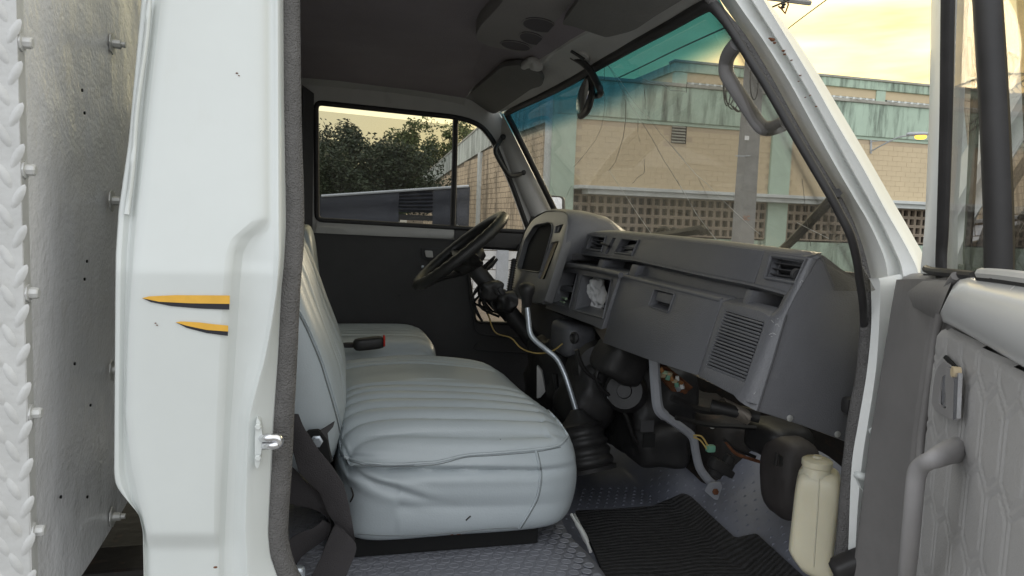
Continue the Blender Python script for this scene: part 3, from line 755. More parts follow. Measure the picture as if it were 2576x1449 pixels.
# outer panels ahead of the door opening
M().plate([(.875, .55), (1.26, .55), (1.26, 1.56), (1.0, 1.60), (.875, 1.60)], [], lambda x, z: V((x, .035, z)), (0, .02, 0)).obj('front_wing', MAT['white_paint'], truck, 0, .004)
M().plate([(.06, .55), (1.84, .55), (1.84, 1.58), (.06, 1.58)], [], lambda y, z: V((1.235, y, z)), (.02, 0, 0)).obj('front_panel', MAT['white_paint'], truck, 0, .004)
# ---- trim seal round the door opening
sealb = [(727, -60, .035), (727, 0, .035), (729, 200, .035), (732, 360, .035), (736, 480, .035), (736, 600, .035), (727, 724, .035), (719, 900, .035), (711, 1060, .035), (706, 1180, .035), (698, 1300, .035), (698, 1360, .035), (712, 1420, .035), (736, 1470, .035), (790, 1560, .035)]
pts = [hit(x, y, near(o)) for x, y, o in sealb]
seal = M().tube(pts, .0125, 10, 5, True, 1.2).obj('door_seal', MAT['seal_fabric'], truck, 60)
sa = [(1700, -120), (1765, -30), (1800, 15), (1868, 100), (1930, 200), (1985, 300), (2040, 395), (2098, 490), (2125, 540), (2150, 600), (2168, 660), (2177, 713), (2180, 825), (2173, 940), (2160, 1010), (2148, 1080), (2142, 1140), (2136, 1190), (2126, 1320), (2117, 1440), (2110, 1540)]
M().tube([hit(x, y, near(.035)) for x, y in sa], lambda t: .0062+.0036*min(1, max(0, (t-.52)*8)), 10, 4, True, 1.25).obj('door_seal', MAT['seal_fabric'], truck, 60)
for y in (1093, 1100, 1107): M().tube([hit(699, y, near(.022)), hit(721, y+2, near(.022))], .0022, 5).obj('crease', MAT['seal_fabric'], seal, 60)
M().rbox(hit(2150, 1415, near(-.01)), (.075, .035, .03), (8, 5, 4), 5, Matrix.Rotation(-.5, 3, 'Y') @ Matrix.Rotation(-.3, 3, 'Z')).obj('seal_end', MAT['rubber'], truck, 60)
# ---- A pillar, passenger side
A = [([(1772, -60), (1812, 0), (1880, 98), (1945, 200), (2000, 300), (2055, 395), (2112, 490), (2140, 540), (2163, 600), (2178, 650), (2190, 705)], .055),
     ([(1795, -60), (1833, 0), (1900, 98), (1965, 200), (2018, 300), (2072, 395), (2130, 490), (2158, 540), (2184, 600), (2203, 655), (2213, 715)], .030),
     ([(1815, -60), (1850, 0), (1918, 98), (1985, 205), (2040, 305), (2095, 405), (2150, 500), (2180, 550), (2207, 605), (2228, 660), (2236, 720)], .012),
     ([(1820, -60), (1856, 0), (1925, 98), (1992, 205), (2047, 305), (2103, 405), (2158, 500), (2188, 550), (2214, 605), (2234, 660), (2242, 720)], .026),
     ([(1855, -60), (1888, 0), (1950, 98), (2015, 205), (2072, 305), (2135, 420), (2195, 528), (2222, 580), (2245, 630), (2262, 670), (2268, 720)], .030),
     ([(1860, -60), (1893, 0), (1955, 98), (2020, 205), (2078, 305), (2141, 420), (2201, 528), (2229, 580), (2252, 630), (2269, 672), (2275, 722)], .012),
     ([(1884, -60), (1916, 0), (1976, 98), (2040, 205), (2102, 315), (2166, 425), (2226, 535), (2258, 592), (2284, 640), (2302, 680), (2310, 725)], .004),
     ([(1889, -60), (1921, 0), (1981, 98), (2045, 205), (2107, 315), (2172, 425), (2231, 535), (2263, 590), (2290, 640), (2308, 680), (2316, 725)], .001),
     ([(1900, -60), (1930, 0), (1990, 82), (2058, 185), (2118, 285), (2180, 390), (2243, 500), (2278, 560), (2303, 605), (2322, 640), (2330, 690)], .018)]
lines = []
for l, o in A:
    P3 = pxs([(x, y) for x, y in l], near(o)); lines.append(P3)
lines.append([p+V((.010, .03, -.002)) for p in lines[-1]])
lines.append([p+V((-.004, .016, .0)) for p in lines[-1]])
lines = [spline(l, 3) for l in lines]
g = M(); n = len(lines[0]); g.grid(list(zip(*lines)))
ap = g.obj('a_pillar', MAT['pillar_paint'], truck, 50)
for x, y, r in ((1943, 100, 6), (1948, 108, 3.5), (1936, 97, 3), (1970, 128, 3.5), (1973, 137, 3), (1992, 120, 3), (2012, 190, 2), (1990, 152, 2.2), (2052, 268, 2), (2025, 245, 1.6), (2037, 240, 1.6), (2008, 205, 1.4)):
    M().lathe(hit(x, y, near(.012)), [(r/1850*1.2, 0), (r/1850*.7, .003)], (0, -1, 0), 7, 1.3, .8).obj('rust_spot', MAT['rust'], ap, 0)
# lower post below the pillar
Lp = [(2184, 700), (2190, 716), (2192, 813), (2181, 934), (2160, 1060), (2143, 1165), (2136, 1320), (2130, 1500)]
Lm = [(2210, 700), (2214, 720), (2212, 813), (2203, 934), (2184, 1060), (2168, 1165), (2155, 1320), (2148, 1500)]
Lr = [(2262, 690), (2266, 715), (2250, 813), (2228, 934), (2215, 1060), (2200, 1165), (2180, 1320), (2165, 1500)]
ln = [pxs(Lp, near(.045)), pxs(Lp, near(.02)), pxs(Lm, near(.008)), pxs(Lr, near(.014)), [p+V((.08, .04, 0)) for p in pxs(Lr, near(.014))]]
g = M(); g.grid(list(zip(*[spline(l, 4) for l in ln]))); ps = g.obj('a_post', MAT['pillar_paint'], truck, 45)
M().lathe(hit(2194, 1084, near(.004)), [(.006, 0), (.006, .002), (.003, .002), (.003, -.004)], (0, -1, 0), 12).obj('threaded_hole', MAT['white_paint'], ps, 0)
M().tube([hit(2155, 1194, near(.0)), hit(2166, 1198, near(-.008)), hit(2182, 1201, near(0))], .006, 8, 3).obj('hinge_pin', MAT['white_paint'], ps, 60)
M().plate([(2158, 1205), (2182, 1206), (2180, 1243), (2167, 1228)], [], lambda x, y: hit(x, y, near(.004)), (0, .006, 0)).obj('hinge_leaf', MAT['white_paint'], ps, 0)
# grab handle
hh = [(1856, 108, .05), (1838, 130, .085), (1828, 152, .11), (1827, 182, .12), (1840, 208, .12), (1870, 254, .12), (1900, 300, .12), (1918, 320, .11), (1937, 323, .10), (1958, 317, .075), (1980, 306, .045)]
M().tube([hit(x, y, near(o)) for x, y, o in hh], .0125, 12, 5).obj('grab_handle', MAT['grey_handle'], truck, 70)

# ---- cargo box behind the cab
XB = -.325; cn = P(50, 700, 'x', XB); YC = cn.y
zbot = P(198, 1449, 'x', XB).z
box = M(); n = 60
box.grid([[V((XB+.0025*math.sin(y*9+z*5)+.004*noise.noise(V((y*5, z*4, 3))), y, z)) for z in [zbot+(2.75-zbot)*j/40 for j in range(41)]] for y in [YC+2.0*i/60 for i in range(61)]])
cb_ = box.obj('cargo_box', MAT['silver_paint'], truck, 60)
M().box((XB-.9, YC+1.0, (zbot+2.75)/2), (1.78, 1.99, 2.75-zbot-.01)).obj('box_body', MAT['silver_paint'], cb_, 0)
# painted chequer plate on the corner
M().plate([(-.42, zbot), (0, zbot), (.004, 2.75), (-.42, 2.75)], [], lambda x, z: V((XB+.004+x, YC-.006, z)), (0, .004, 0)).obj('corner_plate', MAT['tread_paint'], cb_, 0)
M().box((XB+.004, YC+.0045, (zbot+2.75)/2), (.004, .02, 2.75-zbot)).obj('corner_flange', MAT['tread_paint'], cb_, 0, .001)
g = M()
for i in range(16):
    for j in range(90):
        z = zbot+.02+j*.022; x = XB-.010-i*.026+(.013 if j % 2 else 0); sg = 1 if (i+j) % 2 else -1
        if z > 2.6: continue
        d = V((math.sin(.45*sg), 0, math.cos(.45*sg)))*.0150; pz = V((d.z, 0, -d.x)).normalized()*.0050
        c = V((x, YC-.006, z)); tp2 = c+V((0, -.0028, 0))
        ring = [c+d*math.cos(t_)*(.82+.18*abs(math.cos(t_)))+pz*math.sin(t_) for t_ in [2*math.pi*k_/12 for k_ in range(12)]]; rt = [c+(q_-c)*.55+V((0, -.0016, 0)) for q_ in ring]; vv = g.grid([ring, rt], cv=True); g.cap(vv[1])
tag(g.obj('tread_lozenge', MAT['tread_paint'], cb_, 60), kind='stuff')
bolt = M().lathe((0, 0, 0), [(.010, 0), (.0105, .002), (.0065, .0025), (.0065, .010), (.005, .0115)], (1, 0, 0), 8)
bm_ = bolt.mesh('bolt', MAT['tread_paint'], 30)
for x, y in ((34, 105), (38, 426), (46, 737), (54, 1040), (66, 1336)):
    p = P(x, y, 'y', YC+.004); piece('bolt', bm_, cb_, (XB+.006, YC+.004, p.z))
bm2 = M().lathe((0, 0, 0), [(.017, 0), (.017, .002), (.007, .0025), (.007, .013), (.0045, .014), (.0045, .020)], (1, 0, 0), 8).mesh('bolt', MAT['bolt_steel'], 30)
for x, y in ((281, 110), (280, 505), (281, 931), (281, 1300)):
    p = P(x, y, 'x', XB+.003); piece('bolt', bm2, cb_, p)
for x, y in ((205, 227), (211, 284), (217, 657), (211, 702), (226, 1019), (186, 915), (218, 1250), (151, 1250)):
    M().lathe(P(x, y, 'x', XB+.004), [(.0022, 0), (.0022, .002), (.001, .002)], (1, 0, 0), 7).obj('rivet_hole', MAT['hole_dark'], cb_, 0)
# chassis below
ch_ = M(); ch_.box((-.6, 1.0, .78), (1.4, 1.5, .16)); ch_.box((-.35, .55, .95), (.5, .12, .14)); ch_.obj('chassis_rail', MAT['chassis'], truck, 0, .01)
M().tube([(-.30, .25, .98), (-.25, .6, .97), (-.32, 1.1, .99)], .03, 8, 5).obj('brake_hose', MAT['chassis'], truck)
M().rbox((-.42, .35, .86), (.5, .4, .3), (6, 6, 6), 6).obj('battery_box', MAT['chassis'], truck)
M().box((-.155, .95, 1.6), (.02, 1.70, 1.2)).obj('cab_back', MAT['white_paint'], truck, 0, .004)

# ---- roof lining, rear wall, far side
g = M(); rows = []
fe = [P(x, y, 'y', 1.72) for x, y in ((735, 189), (760, 195), (960, 212), (1100, 231), (1172, 247))]
for j in range(21):
    v_ = j/20; r_ = []
    for i in range(13):
        u = i/12; s_ = fe[0].lerp(fe[-1], u)
        x = -.10+(s_.x+.012*v_*4*(1-v_)+.10)*u
        z = 2.145-.02*u+.045*(1-(2*v_-1)**4)+.004*noise.noise(V((x*6, v_*9, 0)))
        if v_ > .999: z = resample(fe, 13)[i].z
        r_.append(V((x, .13+(1.72-.13)*v_, z)))
    rows.append(r_)
g.grid(rows); roof = g.obj('roof_lining', MAT['lining'], truck, 60)
M().plate(rnd([(-.16, .11), (.60, .11), (.60, 1.74), (-.16, 1.74)], .08), [], lambda x, y: V((x-.02, y, 2.205)), (0, 0, .035)).obj('roof_skin', MAT['white_paint'], truck, 0)
# near roof rail closes the gap above the door opening
M().tube([V((-.14, .13, 2.12)), V((.1, .13, 2.15)), V((.35, .13, 2.14)), V((.46, .13, 2.13))], .035, 8, 3).obj('roof_rail', MAT['pillar_paint'], truck)
# rear wall
M().plate([(.02, .95), (1.86, .95), (1.86, 1.62), (1.74, 2.2), (.14, 2.2), (.02, 1.62)], [], lambda y, z: V((-.105, y, z)), (-.03, 0, 0)).obj('rear_wall', MAT['door_card'], truck, 0)
# frame of the far window: plate on the inner skin with its opening
op = rnd([(795, 258), (1140, 294), (1180, 303), (1212, 318), (1240, 352), (1290, 470), (1331, 584), (1140, 573), (797, 553)], 16)
fr = [(742, 192), (960, 211), (1100, 230), (1180, 250), (1255, 285), (1275, 320), (1325, 440), (1372, 545), (1400, 600), (1150, 603), (780, 585), (742, 585)]
M().plate(fr, [op], lambda x, y: hit(x, y, far(0)), (0, .05, 0)).obj('far_door_frame', MAT['trim_paint'], truck, 40)
ft = M().tube([hit(x, y, far(.0)) for x, y in op]+[hit(*op[0], far(0))], .0095, 8).obj('window_rubber', MAT['rubber'], truck, 60)
# corner trim between frame and rear wall
g = M(); loft(g, [pxs([(790, 235), (788, 400), (786, 600)], far(-.012)), pxs([(762, 215), (760, 400), (758, 600)], far(-.03)), [P(746, 190, 'x', -.10), P(744, 400, 'x', -.10), P(742, 600, 'x', -.10)]], 8)
g.obj('corner_trim', MAT['door_card'], truck, 60)
# top cove between frame and lining
g = M(); loft(g, [fe, [p+V((0, .03, -.02)) for p in fe], pxs([(735, 205), (760, 208), (960, 228), (1100, 247), (1172, 268)], far(-.004))], 12); g.obj('cove_trim', MAT['trim_paint'], truck, 60)
# glass: main pane wound a little down, quarter light and divider bar
gp = [(780, 276), (1150, 315), (1150, 590), (780, 570)]
M().plate(gp, [], lambda x, y: hit(x, y, far(.030)), (0, .004, 0)).obj('side_window', MAT['side_glass'], truck, 0)
M().plate([(1145, 290), (1215, 300), (1250, 340), (1345, 590), (1140, 590)], [], lambda x, y: hit(x, y, far(.022)), (0, .004, 0)).obj('quarter_window', MAT['quarter_glass'], truck, 0)
M().tube([hit(1146, 290, far(.012)), hit(1144, 400, far(.012)), hit(1138, 580, far(.012))], .0105, 8).obj('divider_bar', MAT['rubber'], truck)
M().tube([hit(1152, 566, far(.018)), hit(1142, 585, far(.01))], .004, 6).obj('divider_clip', MAT['steel'], truck)
# sill strip and door card with lower window opening
g = M(); loft(g, [pxs([(796, 558), (960, 566), (1142, 576)], far(-.004)), pxs([(796, 570), (960, 580), (1142, 590)], far(-.022)), pxs([(794, 586), (960, 594), (1140, 600)], far(-.016))], 14); g.obj('window_sill', MAT['trim_paint'], truck, 60)
g = M(); loft(g, [pxs([(1143, 578), (1240, 583), (1372, 590)], far(-.004)), pxs([(1143, 590), (1240, 596), (1372, 604)], far(-.016)), pxs([(1143, 618), (1240, 622), (1372, 630)], far(-.010))], 10); g.obj('window_sill', MAT['door_card'], truck, 60)
lo = rnd([(1171, 621), (1325, 629), (1330, 815), (1196, 811)], 14)
far_door = M().plate([(775, 584), (960, 592), (1140, 600), (1400, 612), (1420, 1250), (775, 1250)], [lo], lambda x, y: hit(x, y, far(0)), (0, .06, 0)).obj('far_door', MAT['door_card'], truck, 40)
M().tube([hit(x, y, far(0)) for x, y in lo]+[hit(*lo[0], far(0))], .006, 6).obj('window_rubber', MAT['rubber'], far_door, 60)
M().plate([(1165, 612), (1335, 622), (1340, 825), (1190, 822)], [], lambda x, y: hit(x, y, far(.03)), (0, .004, 0)).obj('lower_window', MAT['quarter_glass'], far_door, 0)
M().tube([hit(1172, 640, far(-.006)), hit(1190, 790, far(-.006)), hit(1200, 835, far(-.006)), hit(1240, 845, far(-.006)), hit(1330, 850, far(-.006))], .004, 6, 4).obj('card_piping', MAT['dash_dark'], far_door)
M().tube([hit(1202, 860, far(-.004)), hit(1200, 880, far(-.004)), hit(1330, 888, far(-.004))], .003, 6, 4).obj('card_piping', MAT['dash_dark'], far_door)
hd_ = M().plate(rnd([(1060, 624), (1108, 626), (1112, 654), (1064, 652)], 4), [], lambda x, y: hit(x, y, far(-.010)), (0, .012, 0)).obj('door_handle', MAT['dash_dark'], far_door, 40, .002)
M().plate(rnd([(1069, 630), (1088, 631), (1090, 648), (1072, 647)], 3), [], lambda x, y: hit(x, y, far(-.016)), (0, .008, 0)).obj('lever', MAT['trim_paint'], hd_, 40, .001)
M().lathe(hit(1063, 671, far(-.002)), [(.006, 0), (.006, .003), (.003, .004)], (0, -1, 0), 10).obj('screw', MAT['steel'], far_door)
M().lathe(hit(1006, 742, far(-.002)), [(.006, 0), (.006, .003), (.003, .004)], (0, -1, 0), 10).obj('screw', MAT['dash_dark'], far_door)
# far A pillar trim
fa_l = [(1252, 345), (1262, 375), (1290, 450), (1338, 560), (1360, 620)]
fa_m = [(1262, 310), (1285, 370), (1318, 450), (1362, 540), (1385, 600)]
fa_r = [(1270, 285), (1300, 345), (1340, 425), (1388, 520), (1420, 590)]
g = M(); loft(g, [pxs(fa_l, far(.01)), pxs([(x+6, y) for x, y in fa_l], far(-.012)), pxs(fa_m, far(-.030)), pxs([(x-6, y) for x, y in fa_r], ws(-.02)), pxs(fa_r, ws(.01))], 14)
fap = g.obj('far_a_pillar', MAT['trim_paint'], truck, 60)
M().tube([hit(1262, 347, far(-.01)), hit(1254, 362, far(-.06)), hit(1246, 376, far(-.075)), hit(1252, 396, far(-.08)), hit(1275, 434, far(-.08)), hit(1288, 442, far(-.07)), hit(1314, 436, far(-.02))], .0085, 10, 5).obj('far_grab_handle', MAT['wheel'], truck, 70)
for x, y in ((1265, 345), (1316, 434)): M().lathe(hit(x, y, far(-.022)), [(.011, 0), (.011, .008), (.006, .012)], (-.2, -1, 0), 12).obj('handle_mount', MAT['wheel'], truck)

# ---- windscreen
zt_ = lambda y: 2.035+.04*(y/1.85)
def wsp(y, z): return V((ws_x(y, z), y, z))
tl = [(1277, 285), (1399, 225), (1525, 154), (1608, 107), (1691, 62), (1779, 15)]
TL = pxs(tl, ws())
g = M(); rows = []
top_l = resample([hit(1262, 292, ws())]+TL+[hit(1800, 2, ws())], 25)
rows0 = []
for p in top_l:
    col_ = []
    for k_ in range(13):
        z = p.z+.012-(p.z-(1.60-.10*min(1, max(0, (p.y-.1)/.9))))*k_/12
        yb = p.y
        yb = p.y+(p.y-.92)*.19*k_/12
        col_.append(V((ws_x(yb, z), yb, z)))
    rows.append(col_)
g.grid(rows)
wsg = g.obj('windscreen', MAT['windscreen_glass'], truck, 60)
md = wsg.modifiers.new('thick', 'SOLIDIFY'); md.thickness = .005; md.offset = 1
edge = [(1398, 535), (1380, 497), (1352, 440), (1320, 375), (1292, 318), (1279, 293), (1283, 280)]+tl[1:-1]+[(1770, 17), (1792, 14), (1815, 40), (1852, 95), (1880, 140), (1925, 212), (1975, 298), (2030, 392), (2086, 487), (2114, 540), (2139, 590), (2155, 650), (2164, 712), (2172, 770), (2175, 860)]
M().tube([hit(x, y, ws(-.012)) for x, y in edge], lambda t: .0115-.0052*min(1, max(0, (t-.47)*14)), 8, 3).obj('windscreen_seal', MAT['rubber'], truck, 60)
def crack(pp, r=.0007, mt='crack_light', off=-.004):
    return M().tube([hit(x, y, ws(off)) for x, y in pp], r*.62, 4).obj('crack', MAT[mt], wsg, 60)
mk('crack_light', (.55, .55, .5), .25, metal=.3)
mk('crack_dark', (.17, .155, .13), .35)
Z = lambda l: [(1375+.2083*x, 100.6+.2083*y) for x, y in l]
Z2 = lambda l: [(1375+.2083*x, 369+.2083*y) for x, y in l]
crack(Z([(712, 262), (780, 350), (880, 480), (960, 600)])); crack(Z([(960, 600), (1010, 680), (1100, 800), (1245, 960)])); crack(Z([(1245, 960), (1400, 1160), (1540, 1310), (1665, 1450)]), mt='crack_dark')
crack(Z([(712, 262), (800, 400), (860, 500), (920, 620), (990, 740)]), mt='crack_dark'); crack(Z([(990, 740), (1060, 850), (1150, 990)])); crack(Z([(1150, 990), (1280, 1200), (1415, 1450)])+Z2([(1480, 260), (1560, 390)]), .0010, 'crack_dark')
crack(Z2([(1560, 390), (1660, 550), (1800, 800), (1940, 990), (2060, 1140)]), .0010); crack(Z2([(1570, 400), (1680, 590), (1820, 820), (1960, 1010), (2100, 1165)]), .0008, 'crack_dark')
crack(Z2([(1520, 0), (1640, 150), (1810, 340), (1940, 450)])); crack(Z2([(1940, 450), (2100, 620), (2300, 810), (2480, 980), (2580, 1060)]), .0006)
crack(Z2([(1830, 375), (1900, 510), (1965, 655)]), .0008, 'crack_dark')
crack(Z([(698, 310), (697, 495)]), .0007, 'crack_dark'); crack(Z([(706, 640), (704, 780), (690, 920), (660, 1060), (590, 1210), (470, 1370), (400, 1450)])+Z2([(430, 130), (330, 245)]), .0007, 'crack_dark')
crack(Z([(957, 720), (955, 960), (925, 1180), (840, 1450)])+Z2([(830, 190), (757, 285)]), .0010, 'crack_dark'); crack(Z2([(757, 290), (870, 460), (960, 600), (1090, 800), (1270, 1060)]), .0009)
crack(Z([(1178, 590), (1192, 720), (1188, 830)]), .0010, 'crack_dark'); crack(Z([(1105, 975), (1102, 1110)]), .0010, 'crack_dark'); crack(Z([(1113, 1150), (1120, 1225)]), .0008, 'crack_dark')
crack(Z([(1165, 470), (1250, 505), (1380, 530), (1440, 560), (1510, 612), (1620, 612), (1695, 632)]), .0010); crack(Z([(1697, 510), (1688, 625)]), .0009, 'crack_dark')
crack(Z2([(1178, 145), (1182, 280), (1172, 325), (1100, 370), (1040, 445)]), .0009, 'crack_dark')
crack(Z2([(305, 470), (265, 540), (243, 605)]), .0008, 'crack_dark')
crack([(2018, 450), (2030, 560), (2040, 620)], .0007, 'crack_dark'); crack([(2005, 560), (2040, 578), (2085, 600)], .0007)
# wipers outside
def wo(o): return ws(o)
M().tube([hit(1640, 594, ws(.03)), hit(1700, 588, ws(.03)), hit(1768, 577, ws(.03)), hit(1774, 583, ws(.03))], .012, 6).obj('wiper', MAT['black_plastic'], truck)
M().tube([hit(1648, 590, ws(.035)), hit(1662, 574, ws(.035)), hit(1676, 573, ws(.035)), hit(1688, 584, ws(.035)), hit(1695, 575, ws(.035)), hit(1704, 583, ws(.035))], .006, 6).obj('wiper_frame', MAT['black_plastic'], truck)
M().tube([hit(1955, 640, ws(.04)), hit(2000, 598, ws(.04)), hit(2060, 535, ws(.04)), hit(2105, 485, ws(.04))], .0085, 6, 3).obj('wiper', MAT['black_plastic'], truck)
M().tube([hit(1925, 655, ws(.04)), hit(1990, 604, ws(.05)), hit(2035, 566, ws(.05))], .004, 6, 3).obj('wiper_frame', MAT['black_plastic'], truck)
# header panel over the glass
hb = [(1262, 282), (1399, 217), (1525, 146), (1608, 99), (1691, 54), (1790, -2), (1830, -30)]
ht = [(1172, 250), (1300, 188), (1388, 138), (1446, 100), (1530, 56), (1640, -6), (1700, -40)]
HB = pxs(hb, ws(-.014)); HT = []
for (x, y), p in zip(ht, HB): HT.append(hit(x, y, lambda q: q.z-(2.068+.055*min(1, max(0, (q.y-.05)/1.6))+.10*max(0, (.62-q.x)))))
mid = [a.lerp(b, .45)+V((.01, 0, .014)) for a, b in zip(HB, HT)]
g = M(); loft(g, [HB, mid, HT, [p+V((-.004, 0, .012)) for p in HT]], 24); g.obj('header_panel', MAT['header_paint'], truck, 60)
g = M(); loft(g, [[p+V((-.004, 0, .004)) for p in HT], [p+V((-.05, 0, .035)) for p in HT], [p+V((-.16, 0, .075)) for p in HT]], 24); g.obj('lining_edge', MAT['lining'], truck, 60)
hs = lambda o=0: (lambda q: q.z+o-(2.073+.05*min(1, max(0, (q.y-.05)/1.6))+.55*(.60-q.x)))
def visor(poly, r, o=.045): return M().plate(rnd(poly, r), [], lambda x, y: hit(x, y, hs(o)), (.004, 0, .016)).obj('sun_visor', MAT['visor_vinyl'], truck, 40, .005)
visor([(1165, 250), (1262, 168), (1305, 164), (1352, 182), (1368, 205), (1362, 218), (1338, 224), (1244, 289)], 10)
visor([(1412, 62), (1440, 66), (1480, 80), (1525, 95), (1578, 82), (1600, 74), (1650, 40), (1730, -8), (1760, -60), (1500, -60)], 10)
M().tube([hit(1352, 160, hs(.02)), hit(1372, 150, hs(.02)), hit(1395, 127, hs(.015)), hit(1408, 118, hs(.015))], .009, 8, 3).obj('visor_pivot', MAT['header_paint'], truck)
g = M(); g.rbox(hit(1336, 160, hs(.03)), (.04, .10, .022), (5, 8, 4), 4); g.rbox(hit(1350, 163, hs(.035)), (.035, .035, .03), (6, 6, 6), 3, None, lambda p, a: p*(1+.2*noise.noise(p*60))); g.obj('visor_bracket', MAT['trim_paint'], truck, 60)
# roof console with three lamps
cs = lambda o=0: (lambda q: q.z+o-2.155+.05*(q.x-.4))
cpoly = rnd([(1193, 98), (1206, 68), (1250, 22), (1290, -30), (1420, -60), (1520, -60), (1478, 4), (1420, 60), (1400, 102), (1360, 130), (1308, 132), (1228, 118)], 14)
con = M().plate(cpoly, [], lambda x, y: hit(x, y, cs(.02)), (0, 0, .06)).obj('roof_console', MAT['console'], truck, 50, .010)
for cx_, cy_, a, b, rt in ((1357, 63, 43, 17, .16), (1338, 97, 33, 14, .26), (1297, 115, 38, 11, .17)):
    M().plate(ell(cx_, cy_, a, b, rt), [], lambda x, y: hit(x, y, cs(.022)), (0, 0, .004)).obj('speaker_oval', MAT['console_dark'], con, 0)
    M().tube([hit(x, y, cs(.021)) for x, y in ell(cx_, cy_, a, b, rt, 24)+[ell(cx_, cy_, a, b, rt, 24)[0]]], .002, 5).obj('oval_rim', MAT['console'], con, 60)
M().plate([(1420, 60), (1470, 5), (1478, 76), (1440, 112), (1402, 108)], [], lambda x, y: hit(x, y, hs(-.002)), (0, 0, .006)).obj('console_skirt', MAT['console_dark'], truck, 0)
# interior mirror
mb = M().plate(rnd([(1417, 122), (1432, 116), (1484, 148), (1480, 162), (1466, 166), (1420, 136)], 6), [], lambda x, y: hit(x, y, hs(.002)), (0, 0, .012)).obj('mirror_base', MAT['header_paint'], truck, 40, .002)
M().tube([hit(1436, 128, hs(.014)), hit(1452, 138, hs(.014)), hit(1470, 150, hs(.014))], .004, 6).obj('spring_clip', MAT['rubber'], mb)
mp0 = P(1475, 243, 'y', .86)
def mY(x, y, Y=.86): return P(x, y, 'y', Y)
M().tube([hit(1440, 142, ws(-.03)), hit(1462, 155, ws(-.035)), hit(1482, 174, ws(-.045)), hit(1500, 204, ws(-.05)), hit(1511, 230, ws(-.055)), mY(1506, 239), mY(1488, 241)], .0085, 10, 4).obj('mirror_arm', MAT['wheel'], truck, 70)
wdv = V((.17, .985, 0)).normalized(); nv = V((-.985, .17, .0)).normalized(); uv = V((.09, 0, 1)).normalized()
Rm = Matrix((nv, wdv, uv)).transposed()
mrr = M().rbox(mp0, (.020, .20, .108), (4, 14, 10), 3.0, Rm).obj('rear_view_mirror', MAT['wheel'], truck, 60)
M().plate(ell(0, 0, .085, .042, 0, 28), [], lambda a, b: mp0+wdv*a+uv*b+nv*.0092, nv*.002).obj('mirror_glass', MAT['mirror_glass'], mrr, 0)
# outside mirror on the driver's side
def oY(x, y): return P(x, y, 'y', 2.08)
om = M().plate(rnd([(1378, 491), (1413, 493), (1420, 500), (1421, 545), (1378, 545)], 6), [], lambda x, y: oY(x, y), (.02, .05, 0)).obj('outside_mirror', MAT['black_plastic'], truck, 40, .006)
M().plate(rnd([(1376, 495), (1409, 497), (1413, 502), (1413, 545), (1376, 545)], 4), [], lambda x, y: oY(x, y)+V((0, -.003, 0)), (0, .002, 0)).obj('mirror_glass', MAT['mirror_glass'], om, 0)

# ================================================================== DASHBOARD
dash = M()
# top pad from the upper panel's edge to the glass
tf = [(1455, 592), (1500, 585), (1540, 584), (1700, 601), (1800, 613), (1930, 630), (2036, 644)]
TF = pxs(tf, F2())
TF.append(P(2056, 651, 'y', .122)); TB = [V((ws_x(p.y, 1.64)-.01, p.y, 1.605)) for p in TF[:-1]]+[P(2172, 712, 'y', .122)]
g = M(); loft(g, [[p+V((-.004, 0, -.012)) for p in TF], TF, [p+V((.012, 0, .006)) for p in TF], [a.lerp(b, .5)+V((0, 0, .004)) for a, b in zip(TF, TB)], TB], 30)
dash_o = g.obj('dashboard', MAT['dash'], truck, 60)
IN = V((.05, 0, .012))
def dplate(name, poly, holes, surf, mt='dash', par=None, th=(.03, 0, .008), bev=.003, r=0, sm=40):
    return M().plate(rnd(poly, r) if r else poly, holes, lambda x, y: hit(x, y, surf), th).obj(name, MAT[mt], par or dash_o, sm, bev)
# upper panels: long one and the end one, vents cut out
ventL1 = [(1487, 592), (1524, 597), (1513, 632), (1476, 626)]
slot = [(1541, 598), (1549, 599), (1528, 640), (1520, 639)]
ventL2 = [(1566, 600), (1607, 605), (1590, 641), (1547, 636)]
dplate('upper_panel', [(1455, 594), (1500, 587), (1540, 586), (1700, 603), (1800, 615), (1921, 631), (1896, 712), (1780, 690), (1600, 652), (1448, 634)], [rnd(ventL1, 3), slot, rnd(ventL2, 3)], F2(-.001), r=0)
ventR = rnd([(1941, 643), (2028, 654), (2001, 712), (1925, 699)], 5)
dplate('upper_panel', [(1924, 632), (2028, 646), (2000, 705), (1982, 735), (1899, 713)], [ventR], F2(-.001))
